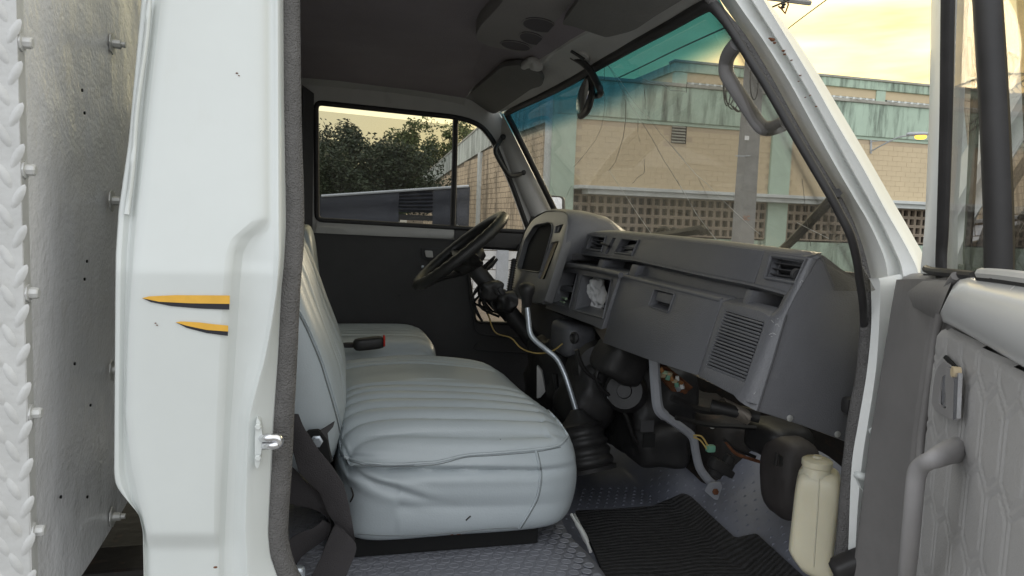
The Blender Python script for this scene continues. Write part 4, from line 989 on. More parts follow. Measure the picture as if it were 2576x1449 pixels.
# lip rolled under the upper panels
lipl = [(1446, 634), (1600, 651), (1780, 690), (1896, 712), (1982, 735)]
g = M(); a_ = pxs(lipl, F2()); loft(g, [a_, [p+V((-.003, 0, -.005)) for p in a_], [p+V((.006, 0, -.012)) for p in a_], [p+V((.075, 0, -.004)) for p in a_]], 30); g.obj('dash_lip', MAT['dash'], dash_o, 70)
def vent(name, hole, n, fin_mt='dash_dark'):
    cx_ = sum(p[0] for p in hole)/4; cy_ = sum(p[1] for p in hole)/4
    big = [(cx_+(x-cx_)*1.12, cy_+(y-cy_)*1.12) for x, y in hole]
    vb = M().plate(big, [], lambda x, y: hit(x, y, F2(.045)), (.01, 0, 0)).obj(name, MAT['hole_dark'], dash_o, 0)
    a, b, c, d = hole; fr_ = [hit(*q_, F2(-.0022)) for q_ in hole]
    M().tube(fr_+[fr_[0]], .003, 6).obj('vent_rim', MAT['dash'], vb, 40)
    for i in range(n):
        t = (i+1)/(n+1)
        p0 = (a[0]+(d[0]-a[0])*t, a[1]+(d[1]-a[1])*t); p1 = (b[0]+(c[0]-b[0])*t, b[1]+(c[1]-b[1])*t)
        A_, B_ = hit(*p0, F2(.006)), hit(*p1, F2(.006))
        g = M(); dv = V((.026, 0, -.012)); th = V((0, 0, -.0022))
        g.grid([[A_, A_+dv, A_+dv+th, A_+th], [B_, B_+dv, B_+dv+th, B_+th]], cv=True)
        for e_2 in (0, 1): g.cap([v for v in g.b.verts][4*e_2:4*e_2+4])
        g.obj('vent_fin', MAT[fin_mt], vb, 0, 0)
    return vb
vr = vent('air_vent', [(1941, 643), (2028, 654), (2001, 712), (1925, 699)], 3)
M().tube([hit(1966, 648, F2(.012)), hit(1952, 703, F2(.012))], .002, 5).obj('vent_fin', MAT['dash_dark'], vr)
M().lathe(hit(2004, 690, F2(.002)), [(.010, -.004), (.010, .004)], (0, 1, .2), 12).obj('thumb_wheel', MAT['dash_dark'], vr)
vent('air_vent', ventL1, 3, 'dash')
v2 = vent('air_vent', ventL2, 1, 'dash')
for q_ in ([(1575, 618), (1602, 614), (1594, 627), (1563, 627)], [(1560, 634), (1590, 630), (1590, 640), (1552, 638)]):
    M().plate(q_, [], lambda x, y: hit(x, y, F2(.012)), (.004, 0, .002)).obj('flap', MAT['bezel'], v2, 40, .001)
M().plate([(1540, 596), (1550, 598), (1529, 642), (1519, 641)], [], lambda x, y: hit(x, y, F2(.02)), (.01, 0, 0)).obj('lever_slot', MAT['hole_dark'], dash_o, 0)
M().tube([hit(1533, 620, F2(.012)), hit(1530, 618, F2(-.010)), hit(1512, 612, F2(-.014))], .0035, 6, 3).obj('slide_lever', MAT['dash_dark'], dash_o)
# tray behind the lip
tl_ = [(1440, 660), (1600, 672), (1800, 735), (1990, 785)]
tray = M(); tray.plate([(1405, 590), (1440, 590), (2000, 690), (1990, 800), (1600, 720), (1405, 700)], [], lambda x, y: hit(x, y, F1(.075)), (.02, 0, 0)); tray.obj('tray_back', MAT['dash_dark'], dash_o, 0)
dplate('tray_panel', [(1594, 672), (1601, 660), (1890, 716), (1880, 760), (1820, 748), (1590, 695)], [], F1(.028), r=4, th=(.02, 0, .005))
for q_ in ([(1508, 652), (1520, 654), (1506, 690), (1495, 689)], [(1590, 664), (1606, 668), (1592, 700), (1578, 696)], [(1878, 728), (1897, 733), (1878, 772), (1864, 768)]):
    dplate('divider', q_, [], F1(.008), th=(.07, 0, 0))
# lower face: cubby unit, glove box door, speaker panel
ul = [(1400, 668), (1412, 667), (1600, 690), (1815, 755), (1976, 790)]
cub_a = rnd([(1416, 680), (1453, 687), (1432, 774), (1390, 762)], 3); cub_b = rnd([(1464, 690), (1538, 704), (1517, 800), (1443, 780)], 4)
unit = dplate('cubby_unit', [(1404, 668), (1412, 666), (1558, 692), (1512, 829), (1490, 818), (1372, 775)], [cub_a, cub_b], F1(-.014), th=(.05, 0, .012), bev=.004)
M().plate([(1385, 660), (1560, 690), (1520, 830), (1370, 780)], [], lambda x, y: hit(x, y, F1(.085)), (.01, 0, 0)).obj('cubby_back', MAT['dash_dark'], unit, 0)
M().plate([(1400, 716), (1447, 724), (1443, 736), (1396, 728)], [], lambda x, y: hit(x, y, F1(-.004)), (.085, 0, .004)).obj('shelf', MAT['dash'], unit, 40, .001)
for q_, dv in ((((1416, 680), (1390, 762)), 0), (((1464, 690), (1443, 780)), 0), (((1538, 704), (1517, 800)), 0), (((1432, 774), (1390, 762)), 1), (((1517, 800), (1443, 780)), 1)):
    a, b = hit(*q_[0], F1(.0)), hit(*q_[1], F1(.0)); dd = V((.085, 0, .01)); n_ = (b-a).cross(dd).normalized()*.003
    g = M(); g.grid([[a, b], [a+dd, b+dd], [a+dd+n_, b+dd+n_], [a+n_, b+n_]], cu=True); g.obj('cubby_wall', MAT['dash_dark'], unit, 0)
M().tube([hit(x, y, F1(-.02)) for x, y in ((1398, 672), (1420, 666), (1490, 676), (1562, 692))], .0075, 8, 4).obj('top_lip', MAT['dash'], unit, 60)
M().tube([hit(x, y, F1(-.017)) for x, y in [(1464, 690), (1538, 704), (1517, 800), (1443, 780), (1464, 690)]], .0022, 6).obj('rim', MAT['dash'], unit, 60)
M().tube([hit(x, y, F1(-.017)) for x, y in [(1416, 680), (1453, 687), (1432, 774), (1390, 762), (1416, 680)]], .0020, 6).obj('rim', MAT['dash'], unit, 60)
latch_hole = rnd([(1647, 727), (1697, 739), (1680, 787), (1631, 770)], 5)
gbx = dplate('glovebox', [(1561, 694), (1815, 757), (1800, 800), (1753, 944), (1640, 908), (1516, 862), (1535, 790)], [latch_hole], F1(-.006), th=(.03, 0, .008), bev=.004)
M().plate([(1635, 715), (1707, 732), (1690, 800), (1620, 780)], [], lambda x, y: hit(x, y, F1(.014)), (.01, 0, 0)).obj('latch_recess', MAT['dash_dark'], gbx, 0)
M().plate(rnd([(1655, 733), (1693, 742), (1686, 766), (1648, 755)], 3), [], lambda x, y: hit(x, y, F1(-.003)), (.012, 0, .003)).obj('latch', MAT['dash'], gbx, 40, .0025)
M().tube([hit(x, y, F1(-.007)) for x, y in latch_hole]+[hit(*latch_hole[0], F1(-.007))], .0016, 5).obj('latch_rim', MAT['dash'], gbx, 60)
M().tube(pxs([(1561, 694), (1700, 728), (1815, 757)], F1(-.002)), .006, 8, 4).obj('top_edge', MAT['dash'], gbx, 60)
gr = [(1826, 783), (1923, 812), (1873, 962), (1775, 923)]
spk = dplate('speaker_panel', [(1818, 759), (1915, 783), (1936, 797), (1912, 862), (1873, 968), (1853, 1003), (1845, 994), (1756, 946), (1803, 800)], [rnd(gr, 5)], F1(-.006), th=(.03, 0, .008), bev=.004)
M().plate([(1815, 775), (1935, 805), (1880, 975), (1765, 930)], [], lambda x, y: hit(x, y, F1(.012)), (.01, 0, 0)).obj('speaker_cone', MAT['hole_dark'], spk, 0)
sme = None
for i in range(18):
    t = (i+.5)/18
    p0 = (gr[0][0]+(gr[3][0]-gr[0][0])*t, gr[0][1]+(gr[3][1]-gr[0][1])*t); p1 = (gr[1][0]+(gr[2][0]-gr[1][0])*t, gr[1][1]+(gr[2][1]-gr[1][1])*t)
    M().tube([hit(*p0, F1(-.004)), hit(*p1, F1(-.004))], .0025, 6).obj('grille_slat', MAT['dash'], spk, 60)
g = M()
for i in range(0):
    t = (i+.5)/18
    p0 = (gr[0][0]+(gr[3][0]-gr[0][0])*t, gr[0][1]+(gr[3][1]-gr[0][1])*t); p1 = (gr[1][0]+(gr[2][0]-gr[1][0])*t, gr[1][1]+(gr[2][1]-gr[1][1])*t)
    for (u0, u1) in ((0, .18+.12*abs(t-.5)*2), (.82-.12*abs(t-.5)*2, 1)):
        q0 = (p0[0]+(p1[0]-p0[0])*u0, p0[1]+(p1[1]-p0[1])*u0); q1 = (p0[0]+(p1[0]-p0[0])*u1, p0[1]+(p1[1]-p0[1])*u1)
        a, b = hit(q0[0], q0[1]+4, F1(.001)), hit(q1[0], q1[1]+4, F1(.001)); g.tube([a, b], .004, 4)
g.b.free()
# end cheek beside the door
Yc = .12
cel = [(2056, 652), (2029, 697), (2004, 737), (1976, 793), (1963, 835), (1946, 895), (1923, 970), (1903, 1034)]
end = [(2064, 652), (2101, 674), (2140, 696), (2172, 714), (2177, 860), (2168, 1000), (2132, 1113), (2010, 1068), (1903, 1034)]+cel[::-1][1:]
ck = M(); ck.plate(end, [], lambda x, y: P(x, y, 'y', Yc), (0, .03, 0)); cheek = ck.obj('end_cheek', MAT['dash'], dash_o, 30, .004)
cf = [(2026, 646, 0), (1999, 705, 0), (1980, 737, 0), (1958, 776, 1), (1934, 797, 2), (1911, 862, 2), (1872, 968, 2), (1852, 1002, 2)]
CF = [hit(x, y, (F2(-.001), F1(.004), F1(-.0055))[k_]) for x, y, k_ in cf]; CE = [P(x, y, 'y', Yc-.0005) for x, y in cel]
CM = [a.lerp(b, .5)+V((-.0045, -.0045, 0)) for a, b in zip(CF, CE)]; CM1 = [a.lerp(b, .22)+V((-.0028, -.0020, 0)) for a, b in zip(CF, CE)]; CM2 = [a.lerp(b, .78)+V((-.0020, -.0028, 0)) for a, b in zip(CF, CE)]
g = M(); loft(g, [[p+V((.02, .006, 0)) for p in CF], CF, CM1, CM, CM2, CE, [p+V((.0, .02, 0)) for p in CE]], 40); g.obj('corner_roll', MAT['dash'], dash_o, 60)
for x, y in ((2106, 1092), (1986, 1052)): M().lathe(P(x, y, 'y', Yc-.001), [(.006, 0), (.006, .002), (.003, .003)], (0, -1, 0), 8).obj('screw', MAT['bolt_steel'], cheek)
M().rbox(P(2135, 1020, 'y', .10), (.02, .02, .03), (4, 4, 4), 4).obj('clip', MAT['black_plastic'], cheek)
M().tube([p+V((.003, -.0005, 0)) for p in CE[3:]], .0007, 5, 4).obj('mould_line', MAT['dash_dark'], cheek)
# underside closing panel
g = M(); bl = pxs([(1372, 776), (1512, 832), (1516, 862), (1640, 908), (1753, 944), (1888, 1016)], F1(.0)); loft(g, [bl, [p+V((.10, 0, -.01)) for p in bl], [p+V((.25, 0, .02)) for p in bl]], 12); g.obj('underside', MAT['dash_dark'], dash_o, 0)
# ---- instrument hood
face = rnd([(1282, 742), (1292, 690), (1306, 625), (1322, 580), (1340, 552), (1372, 533), (1410, 531), (1428, 538), (1428, 562), (1412, 625), (1392, 690), (1368, 762), (1345, 762), (1300, 750)], 10)
disp = rnd([(1300, 677), (1320, 605), (1345, 566), (1386, 558), (1390, 575), (1375, 630), (1359, 686)], 10)
sw1 = rnd([(1398, 569), (1418, 563), (1408, 585), (1394, 587)], 2)
sw2 = rnd([(1386, 610), (1406, 606), (1370, 703), (1352, 700)], 4)
hood = M().plate(face, [disp, sw1, sw2], lambda x, y: hit(x, y, F3()), (.025, 0, -.008)).obj('instrument_hood', MAT['bezel'], dash_o, 40, .003)
M().plate([(x, y) for x, y in [(1290, 690), (1335, 545), (1400, 545), (1372, 705)]], [], lambda x, y: hit(x, y, F3(.018)), (.01, 0, 0)).obj('dial_glass', MAT['hole_dark'], hood, 0)
M().tube([hit(x, y, F3(-.002)) for x, y in disp]+[hit(*disp[0], F3(-.002))], .0022, 6).obj('dial_rim', MAT['bezel'], hood, 60)
M().plate(rnd([(1386, 612), (1400, 608), (1362, 703), (1353, 700)], 3), [], lambda x, y: hit(x, y, F3(.010)), (.004, 0, 0)).obj('blank_plate', MAT['cream_plastic'], hood, 0)
M().plate([(1398, 606), (1412, 602), (1376, 708), (1360, 706)], [], lambda x, y: hit(x, y, F3(.016)), (.006, 0, 0)).obj('switch_gap', MAT['hole_dark'], hood, 0)
M().plate([(1392, 564), (1424, 560), (1412, 592), (1390, 592)], [], lambda x, y: hit(x, y, F3(.016)), (.006, 0, 0)).obj('switch_gap', MAT['hole_dark'], hood, 0)
M().plate([(1397, 572), (1408, 569), (1402, 585), (1394, 586)], [], lambda x, y: hit(x, y, F3(.006)), (.006, 0, 0)).obj('switch', MAT['dash'], hood, 0, .001)
rimf = [(1282, 742), (1292, 690), (1306, 625), (1322, 580), (1340, 552), (1372, 533), (1410, 531), (1429, 538), (1430, 562), (1412, 625), (1392, 690), (1366, 764)]
R0 = pxs(rimf, F3(.004)); R0 = spline(R0, 3)
cen = sum(R0, V((0, 0, 0)))/len(R0)
def back(p, s_, dx, dz): return V((p.x+dx*(.12+.88*min(1, max(0, (p.z-1.56)/.09))), cen.y+(p.y-cen.y)*s_, cen.z+(p.z-cen.z)*s_+dz))
g = M(); loft(g, [[p+V((-.004, 0, 0)) for p in R0], [back(p, 1.03, .01, .004) for p in R0], [back(p, 1.0, .07, .004) for p in R0], [back(p, .96, .14, -.006) for p in R0], [back(p, .78, .21, -.025) for p in R0]], 40); g.obj('hood_shell', MAT['dash'], hood, 50)
hx = back(R0[21], .97, .12, .0)
M().box((.87, 1.52, 1.585), (.26, .68, .02)).obj('dash_top', MAT['dash_dark'], dash_o, 0, .004)
# lower column shroud and left end of dash
M().rbox(P(1330, 800, 'y', 1.42)+V((.12, 0, -.01)), (.2, .5, .22), (8, 10, 8), 5).obj('lower_dash', MAT['dash_dark'], dash_o, 60)
M().rbox(hit(1440, 850, F1(.04)), (.10, .17, .10), (8, 8, 6), 5).obj('ashtray_block', MAT['dash'], dash_o, 60)
M().lathe(hit(1447, 850, F1(-.02)), [(.016, 0), (.017, .006), (.011, .010), (.008, .004)], (-1, -.4, .1), 14).obj('lighter_socket', MAT['black_plastic'], dash_o)
M().lathe(P(1361, 722, 'y', 1.27), [(.010, 0), (.011, .004), (.006, .006)], (-1, -.3, .2), 12).obj('key_barrel', MAT['black_plastic'], dash_o)
# ---- steering wheel and stripped column
YW = 1.40
wa_ = P(1262, 545, 'y', YW); wb_ = P(1052, 716, 'y', YW); wc = (wa_+wb_)/2; wr = (wa_-wb_).length/2
e1 = (wa_-wb_).normalized(); e2 = V((.055, .99, -.015)); e2 = (e2-e1*e2.dot(e1)).normalized(); ax_ = e1.cross(e2).normalized()
if ax_.x > 0: ax_ = -ax_
tb = M(); nn = 64; rows = []
for i in range(nn):
    a = 2*math.pi*i/nn; rd = e1*math.cos(a)+e2*math.sin(a); c = wc+rd*wr; lump = .0180+(.0012*math.sin(i*3.1) if abs(math.sin(a)) > .1 else 0)
    rows.append([c+rd*lump*math.cos(t)+ax_*lump*math.sin(t) for t in [2*math.pi*k/10 for k in range(10)]])
tb.grid(rows, cu=True, cv=True); sw = tb.obj('steering_wheel', MAT['wheel'], truck, 70)
hub = wc-ax_*.055
M().lathe(hub, [(.03, -.02), (.055, -.01), (.062, .012), (.055, .03), (.02, .036)], ax_, 20).obj('hub', MAT['wheel'], sw, 60)
for a in (math.pi*.5, -math.pi*.5, math.pi*1.0):
    rd = e1*math.cos(a)+e2*math.sin(a); M().tube([hub+rd*.04, hub+rd*wr*.55+ax_*.02, wc+rd*wr], [.034, .024, .016], 8, 5, True, .4).obj('spoke', MAT['wheel'], sw, 70)
col = -ax_
colm = M().tube([hub, hub+col*.12, hub+col*.45], .028, 12).obj('steering_column', MAT['black_plastic'], truck)
M().rbox(hub+col*.085+V((.01, -.02, -.02)), (.072, .08, .062), (8, 8, 8), 7, None, lambda p, a: p*(1+.2*noise.noise(p*50))).obj('switch_body', MAT['black_plastic'], colm, 50)
M().rbox(P(1272, 758, 'y', 1.36), (.065, .08, .06), (10, 10, 10), 5, None, lambda p, a: p*(1+.35*noise.noise(p*45))).obj('column_bracket', MAT['black_plastic'], colm, 50)
M().tube([P(1218, 672, 'y', 1.34), P(1236, 655, 'y', 1.30), P(1244, 646, 'y', 1.28)], [.007, .006, .004], 8).obj('stalk', MAT['black_plastic'], colm)
M().tube([P(1206, 688, 'y', 1.45), P(1236, 668, 'y', 1.5), P(1250, 652, 'y', 1.52)], [.009, .008, .005], 8).obj('stalk', MAT['black_plastic'], colm)
rg = random.Random(5)
for i in range(16):
    x0, y0 = 1208+rg.uniform(0, 30), 690+rg.uniform(0, 40); x1, y1 = 1225+rg.uniform(-15, 70), 770+rg.uniform(0, 40)
    M().tube([P(x0, y0, 'y', 1.42), P((x0+x1)/2-20+rg.uniform(-14, 14), (y0+y1)/2+rg.uniform(-10, 10), 'y', 1.38+rg.uniform(-.05, .05)), P(x1, y1, 'y', 1.4)], rg.uniform(.0022, .0045), 5, 5).obj('wire', MAT['wire_black'], colm, 60)
hx0 = P(1294, 652, 'y', 1.55); hx1 = P(1281, 735, 'y', 1.50)
pts = [hx0.lerp(hx1, i/160)+V((.010*math.cos(i*.55), .010*math.sin(i*.55), 0)) for i in range(161)]
M().tube(pts, .0022, 4).obj('coiled_hose', MAT['wire_black'], truck, 60)
M().tube([hx0, hx1], .008, 8).obj('hose_core', MAT['dash_dark'], truck)
M().tube([P(1228, 790, 'y', 1.40), P(1245, 835, 'y', 1.30), P(1285, 850, 'y', 1.2), P(1310, 875, 'y', 1.15), P(1345, 888, 'y', 1.1), P(1385, 885, 'y', 1.05), P(1415, 865, 'y', 1.02)], .0022, 5, 6).obj('loose_wire', MAT['wire_yellow'], truck, 60)
for i_ in range(9):
    x0, y0 = 1212+rg.uniform(0, 75), 690+rg.uniform(0, 75)
    M().rbox(P(x0, y0, 'y', 1.37+rg.uniform(-.03, .05)), (rg.uniform(.02, .045), .03, rg.uniform(.015, .03)), (4, 4, 4), 5, Matrix.Rotation(rg.uniform(0, 1.5), 3, 'Y')).obj('connector', MAT['black_plastic'], colm, 40)
# ---- gear lever
gl = [(1325, 758, .93), (1329, 800, .92), (1334, 838, .91), (1348, 858, .905), (1372, 878, .90), (1400, 902, .89), (1418, 935, .88), (1432, 975, .865), (1449, 1032, .85)]
GL = [P(x, y, 'y', Y) for x, y, Y in gl]
lev = M().tube(GL, .0072, 12, 5).obj('gear_lever', MAT['steel'], truck, 70)
kc = P(1325, 742, 'y', .93)
M().lathe(kc, [(.008, -.035), (.013, -.025), (.0155, -.005), (.021, .008), (.0225, .018), (.020, .027), (.010, .032)], (-.05, 0, 1), 18, 1.15, 1.0).obj('knob', MAT['black_plastic'], lev, 60)
b0 = GL[-1]; b1 = P(1478, 1178, 'y', .80); prof = []
axb = (b0-b1); L_ = axb.length
prof = [(.074, -.01), (.076, .0)]
for i in range(40):
    t = i/39; prof.append((.066-.016*t+.007*abs(math.sin(t*math.pi*6.0)) if t < .72 else .052-(t-.72)*.135, .004+t*(L_-.002)))
M().lathe(b1, prof, axb, 24).obj('lever_boot', MAT['black_plastic'], lev, 60)
# ================================================================== UNDER THE DASH
def lump(name, px_, py_, Y, sz, mt='black_plastic', e=4, nz_=.08, R=None, par=None, sc=18):
    return M().rbox(P(px_, py_, 'y', Y), sz, (10, 10, 10), e, R, lambda p, a: p*(1+nz_*1.6*noise.noise(p*sc+V((px_*.01, 0, 0)))+.04*noise.noise(p*60))).obj(name, MAT[mt], par or heater, 45)
heater = M().rbox(P(1610, 1000, 'y', .98), (.19, .36, .28), (20, 20, 20), 9, None, lambda p, a: p*(1+.10*noise.noise(p*16)+.03*noise.noise(p*50))).obj('heater_box', MAT['black_plastic'], truck, 60)
M().lathe(P(1575, 985, 'y', .80), [(.02, -.03), (.05, -.03), (.056, -.01), (.056, .02), (.048, .03), (.046, .036), (.02, .038), (.018, .046)], (-.6, -1, .3), 22).obj('blower_scroll', MAT['black_plastic'], heater, 40)
M().lathe(P(1512, 925, 'y', .90), [(.03, -.05), (.07, -.03), (.078, .0), (.06, .03), (.03, .035)], (-.5, -1, .2), 20).obj('blower_scroll', MAT['black_plastic'], heater, 40)
lump('duct', 1560, 905, .80, (.12, .14, .11), R=Matrix.Rotation(.4, 3, 'Y'))
lump('duct', 1480, 990, .95, (.14, .2, .2), R=Matrix.Rotation(.3, 3, 'Y'))
lump('lower_case', 1640, 1105, .86, (.15, .20, .12), e=5)
M().box(P(1632, 1108, 'y', .745), (.032, .006, .036)).obj('square_port', MAT['hole_dark'], heater, 0)
M().box(P(1628, 1072, 'y', .745), (.036, .004, .030)).obj('label_plate', MAT['dash_dark'], heater, 0)
M().tube([P(1575, 1012, 'y', .77), P(1578, 1036, 'y', .77)], .005, 6).obj('terminal', MAT['copper'], heater)
M().tube([P(1527, 985, 'y', .79), P(1531, 1002, 'y', .79)], .003, 6).obj('clip', MAT['steel'], heater)
M().lathe(P(1640, 985, 'y', .82), [(.022, 0), (.022, .006), (.008, .008)], (-.6, -1, 0), 14).obj('drum', MAT['steel'], heater)
for pp_ in ([(1505, 930), (1500, 955), (1520, 985), (1545, 1000)], [(1610, 915), (1595, 950), (1570, 985), (1560, 1020)], [(1560, 1010), (1580, 1060), (1600, 1110), (1650, 1160)], [(1450, 880), (1470, 930), (1510, 960)]):
    M().tube([P(x, y, 'y', .79) for x, y in pp_], .006, 6, 5).obj('cable', MAT['wire_black'], heater, 60)
pan = P(1365, 960, 'y', 1.35)
M().plate([(1350, 920), (1362, 935), (1372, 985), (1360, 1000), (1350, 1003)], [], lambda x, y: P(x, y, 'y', 1.15), (.01, .02, 0)).obj('pedal_bracket', MAT['trim_paint'], truck, 30, .002)
lump('pedal_box', 1420, 960, 1.25, (.2, .3, .3), 'black_plastic', 5, .1, None, truck)
M().tube([P(1395, 940, 'y', 1.1), P(1405, 1000, 'y', 1.1), P(1400, 1040, 'y', 1.1)], .008, 6).obj('pedal_arm', MAT['black_plastic'], truck)
# firewall behind everything
M().plate([(.02, .80), (1.86, .80), (1.86, 1.60), (.02, 1.60)], [], lambda y, z: V((1.20, y, z)), (.02, 0, 0)).obj('firewall', MAT['chassis'], truck, 0)
M().plate([(.90, .80), (1.22, .80), (1.22, 1.62), (.90, 1.62)], [], lambda x, z: V((x, 1.835, z)), (0, .02, 0)).obj('kick_panel', MAT['door_card'], truck, 0)
M().plate([(.90, .90), (1.20, .90), (1.20, 1.50), (.90, 1.50)], [], lambda x, z: V((x, .07, z)), (0, -.02, 0)).obj('kick_panel', MAT['door_card'], truck, 0)
# silver support strap
bkp = [(1647, 903), (1650, 960), (1656, 1022), (1668, 1044), (1692, 1062), (1725, 1085), (1745, 1105), (1752, 1140), (1762, 1180), (1785, 1212), (1803, 1226)]
ctr = spline([P(x, y, 'y', .62) for x, y in bkp], 4); g = M(); rows = []
for i, p in enumerate(ctr):
    t = (ctr[min(i+1, len(ctr)-1)]-ctr[max(i-1, 0)]).normalized(); sd2 = V((.98, -.2, 0)); sd2 = (sd2-t*sd2.dot(t)).normalized(); nn_ = t.cross(sd2)
    wv = .0125 if i < 14 else .010
    rows.append([p-sd2*wv-nn_*.004, p-sd2*wv*.5+nn_*.001, p+sd2*wv*.5+nn_*.001, p+sd2*wv-nn_*.004, p+sd2*wv-nn_*.007, p-sd2*wv-nn_*.007])
vs_ = g.grid(rows, cv=True); strap = g.obj('support_strap', MAT['bracket_paint'], truck, 35)
M().plate(rnd([(1783, 1216), (1812, 1212), (1817, 1225), (1806, 1258), (1797, 1256), (1772, 1235)], 4), [], lambda x, y: P(x, y, 'y', .605), (.002, .004, 0)).obj('strap_foot', MAT['bracket_paint'], strap, 30)
M().lathe(P(1799, 1237, 'y', .602), [(.008, 0), (.008, .004), (.004, .005)], (0, -1, .2), 6).obj('bolt', MAT['rust'], strap)
# fuse panel with coloured fuses, wiring, plugs
fp = M().plate([(1655, 915), (1690, 930), (1745, 975), (1725, 990), (1690, 985), (1660, 945)], [], lambda x, y: P(x, y, 'y', .66), (.01, .05, 0)).obj('fuse_panel', MAT['rust'], truck, 0, .003)
rg = random.Random(9)
for c_ in (('copper', 1664, 930), ('chalk', 1672, 938), ('cream_plastic', 1668, 944), ('green_plug', 1680, 950), ('copper', 1690, 952), ('cream_plastic', 1697, 958), ('bolt_steel', 1704, 952), ('green_plug', 1702, 968), ('copper', 1712, 962), ('steel', 1706, 978), ('white_plastic', 1716, 972), ('rust', 1722, 984), ('cream_plastic', 1684, 940)):
    M().box(P(c_[1], c_[2], 'y', .635), (.012, .008, .009), Matrix.Rotation(rg.uniform(0, 2), 3, 'Y') @ Matrix.Rotation(rg.uniform(0, 1), 3, 'X')).obj('fuse', MAT[c_[0]], fp, 0, .001)
hs0 = P(1820, 1010, 'y', .45); hs1 = P(1880, 1040, 'y', .40)
pts = [hs0.lerp(hs1, i/200)+V((0.0, .016*math.cos(i*.8), .016*math.sin(i*.8)-.008)) for i in range(201)]
M().tube(pts, .0013, 4).obj('corrugated_duct', MAT['coil'], truck, 60); M().tube([hs0+V((-.03, 0, -.008)), hs1+V((.03, 0, -.008))], .0145, 12).obj('duct_core', MAT['black_plastic'], truck)
for pp_, mt_, r_ in (([(1745, 1095), (1765, 1098), (1780, 1120), (1790, 1128)], 'wire_yellow', .002), ([(1745, 1100), (1762, 1108), (1778, 1130)], 'wire_yellow', .0018), ([(1825, 1110), (1850, 1140), (1890, 1155), (1925, 1165)], 'rust', .004), ([(1820, 1105), (1850, 1128), (1900, 1150)], 'wire_black', .004), ([(1790, 1132), (1800, 1160), (1815, 1190)], 'wire_black', .003), ([(1700, 1050), (1780, 1068), (1850, 1072), (1950, 1080)], 'wire_black', .006), ([(1690, 1000), (1760, 1030), (1820, 1035)], 'wire_black', .008)):
    M().tube([P(x, y, 'y', .50) for x, y in pp_], r_, 5, 5).obj('wiring', MAT[mt_], truck, 60)
M().rbox(P(1787, 1128, 'y', .50), (.020, .016, .016), (4, 4, 4), 6).obj('plug', MAT['green_plug'], truck, 40)
M().rbox(P(1792, 1072, 'y', .52), (.010, .008, .010), (3, 3, 3), 6).obj('plug', MAT['white_plastic'], truck, 40)
for x, y, s_ in ((1808, 1172, (.05, .03, .028)), (1830, 1160, (.022, .02, .03)), (1830, 1188, (.03, .02, .018)), (1800, 1190, (.03, .02, .02)), (1835, 1176, (.014, .014, .03))):
    M().rbox(P(x, y, 'y', .49), s_, (4, 4, 4), 5, Matrix.Rotation(.5, 3, 'Y')).obj('plug', MAT['black_plastic'], truck, 40)
# dark canister beside the bottle
M().rbox(P(1985, 1205, 'y', .42), (.10, .12, .19), (10, 10, 10), 3.6, None, lambda p, a: p*(1-.12*max(0, -a.z)+.03*noise.noise(p*20))).obj('blower_case', MAT['canister'], truck, 60)
M().rbox(P(1955, 1100, 'y', .50), (.12, .14, .08), (8, 8, 6), 4, None, lambda p, a: p*(1+.1*noise.noise(p*25))).obj('blower_top', MAT['black_plastic'], truck, 60)
M().tube([P(1950, 1170, 'y', .335), P(1956, 1140, 'y', .33), P(1966, 1150, 'y', .33), P(1964, 1172, 'y', .335)], .004, 6).obj('clip', MAT['black_plastic'], truck)
M().rbox(P(1760, 1120, 'y', 1.0), (.2, .5, .3), (8, 10, 8), 4, None, lambda p, a: p*(1+.1*noise.noise(p*14))).obj('cowl_mass', MAT['chassis'], truck, 60)

# ================================================================== FLOOR
ZH, ZF = 1.0, .93
hp_ = lambda x, y: P(x, y, 'z', ZH)
# engine hump floor under the seat (studs as real discs), front edge rolled down
hx_ = .565
g = M(); rows = []
for i in range(60):
    y = -.0+1.85*i/59; wob = .012*noise.noise(V((y*6, 1, 2)))
    rows.append([V((-.10, y, ZH)), V((.2, y, ZH)), V((hx_-.10+wob, y, ZH)), V((hx_-.03+wob, y, ZH-.004)), V((hx_+wob, y, ZH-.02)), V((hx_+.012+wob, y, ZH-.045)), V((hx_+.018+wob, y, ZF))])
g.grid(rows); hump = g.obj('hump_floor', MAT['coin_rubber'], truck, 60)
g = M(); s_ = .027
for i in range(26):
    for j in range(34):
        x = -.06+i*s_+(s_/2 if j % 2 else 0); y = .02+j*s_*.87
        if x > hx_-.03: continue
        n_ = 14; r0, r1 = .0105, .0095; c = V((x, y, ZH+.0004))
        rin = [c+V((r1*.86*math.cos(2*math.pi*k/n_), r1*.86*math.sin(2*math.pi*k/n_), .0004)) for k in range(n_)]
        rt = [c+V((r1*math.cos(2*math.pi*k/n_), r1*math.sin(2*math.pi*k/n_), .0012)) for k in range(n_)]
        rb = [c+V((r0*1.08*math.cos(2*math.pi*k/n_), r0*1.08*math.sin(2*math.pi*k/n_), 0)) for k in range(n_)]
        vv = g.grid([rb, rt, rin], cv=True); g.cap(vv[2])
tag(g.obj('floor_stud', MAT['coin_rubber'], hump, 25), kind='stuff')
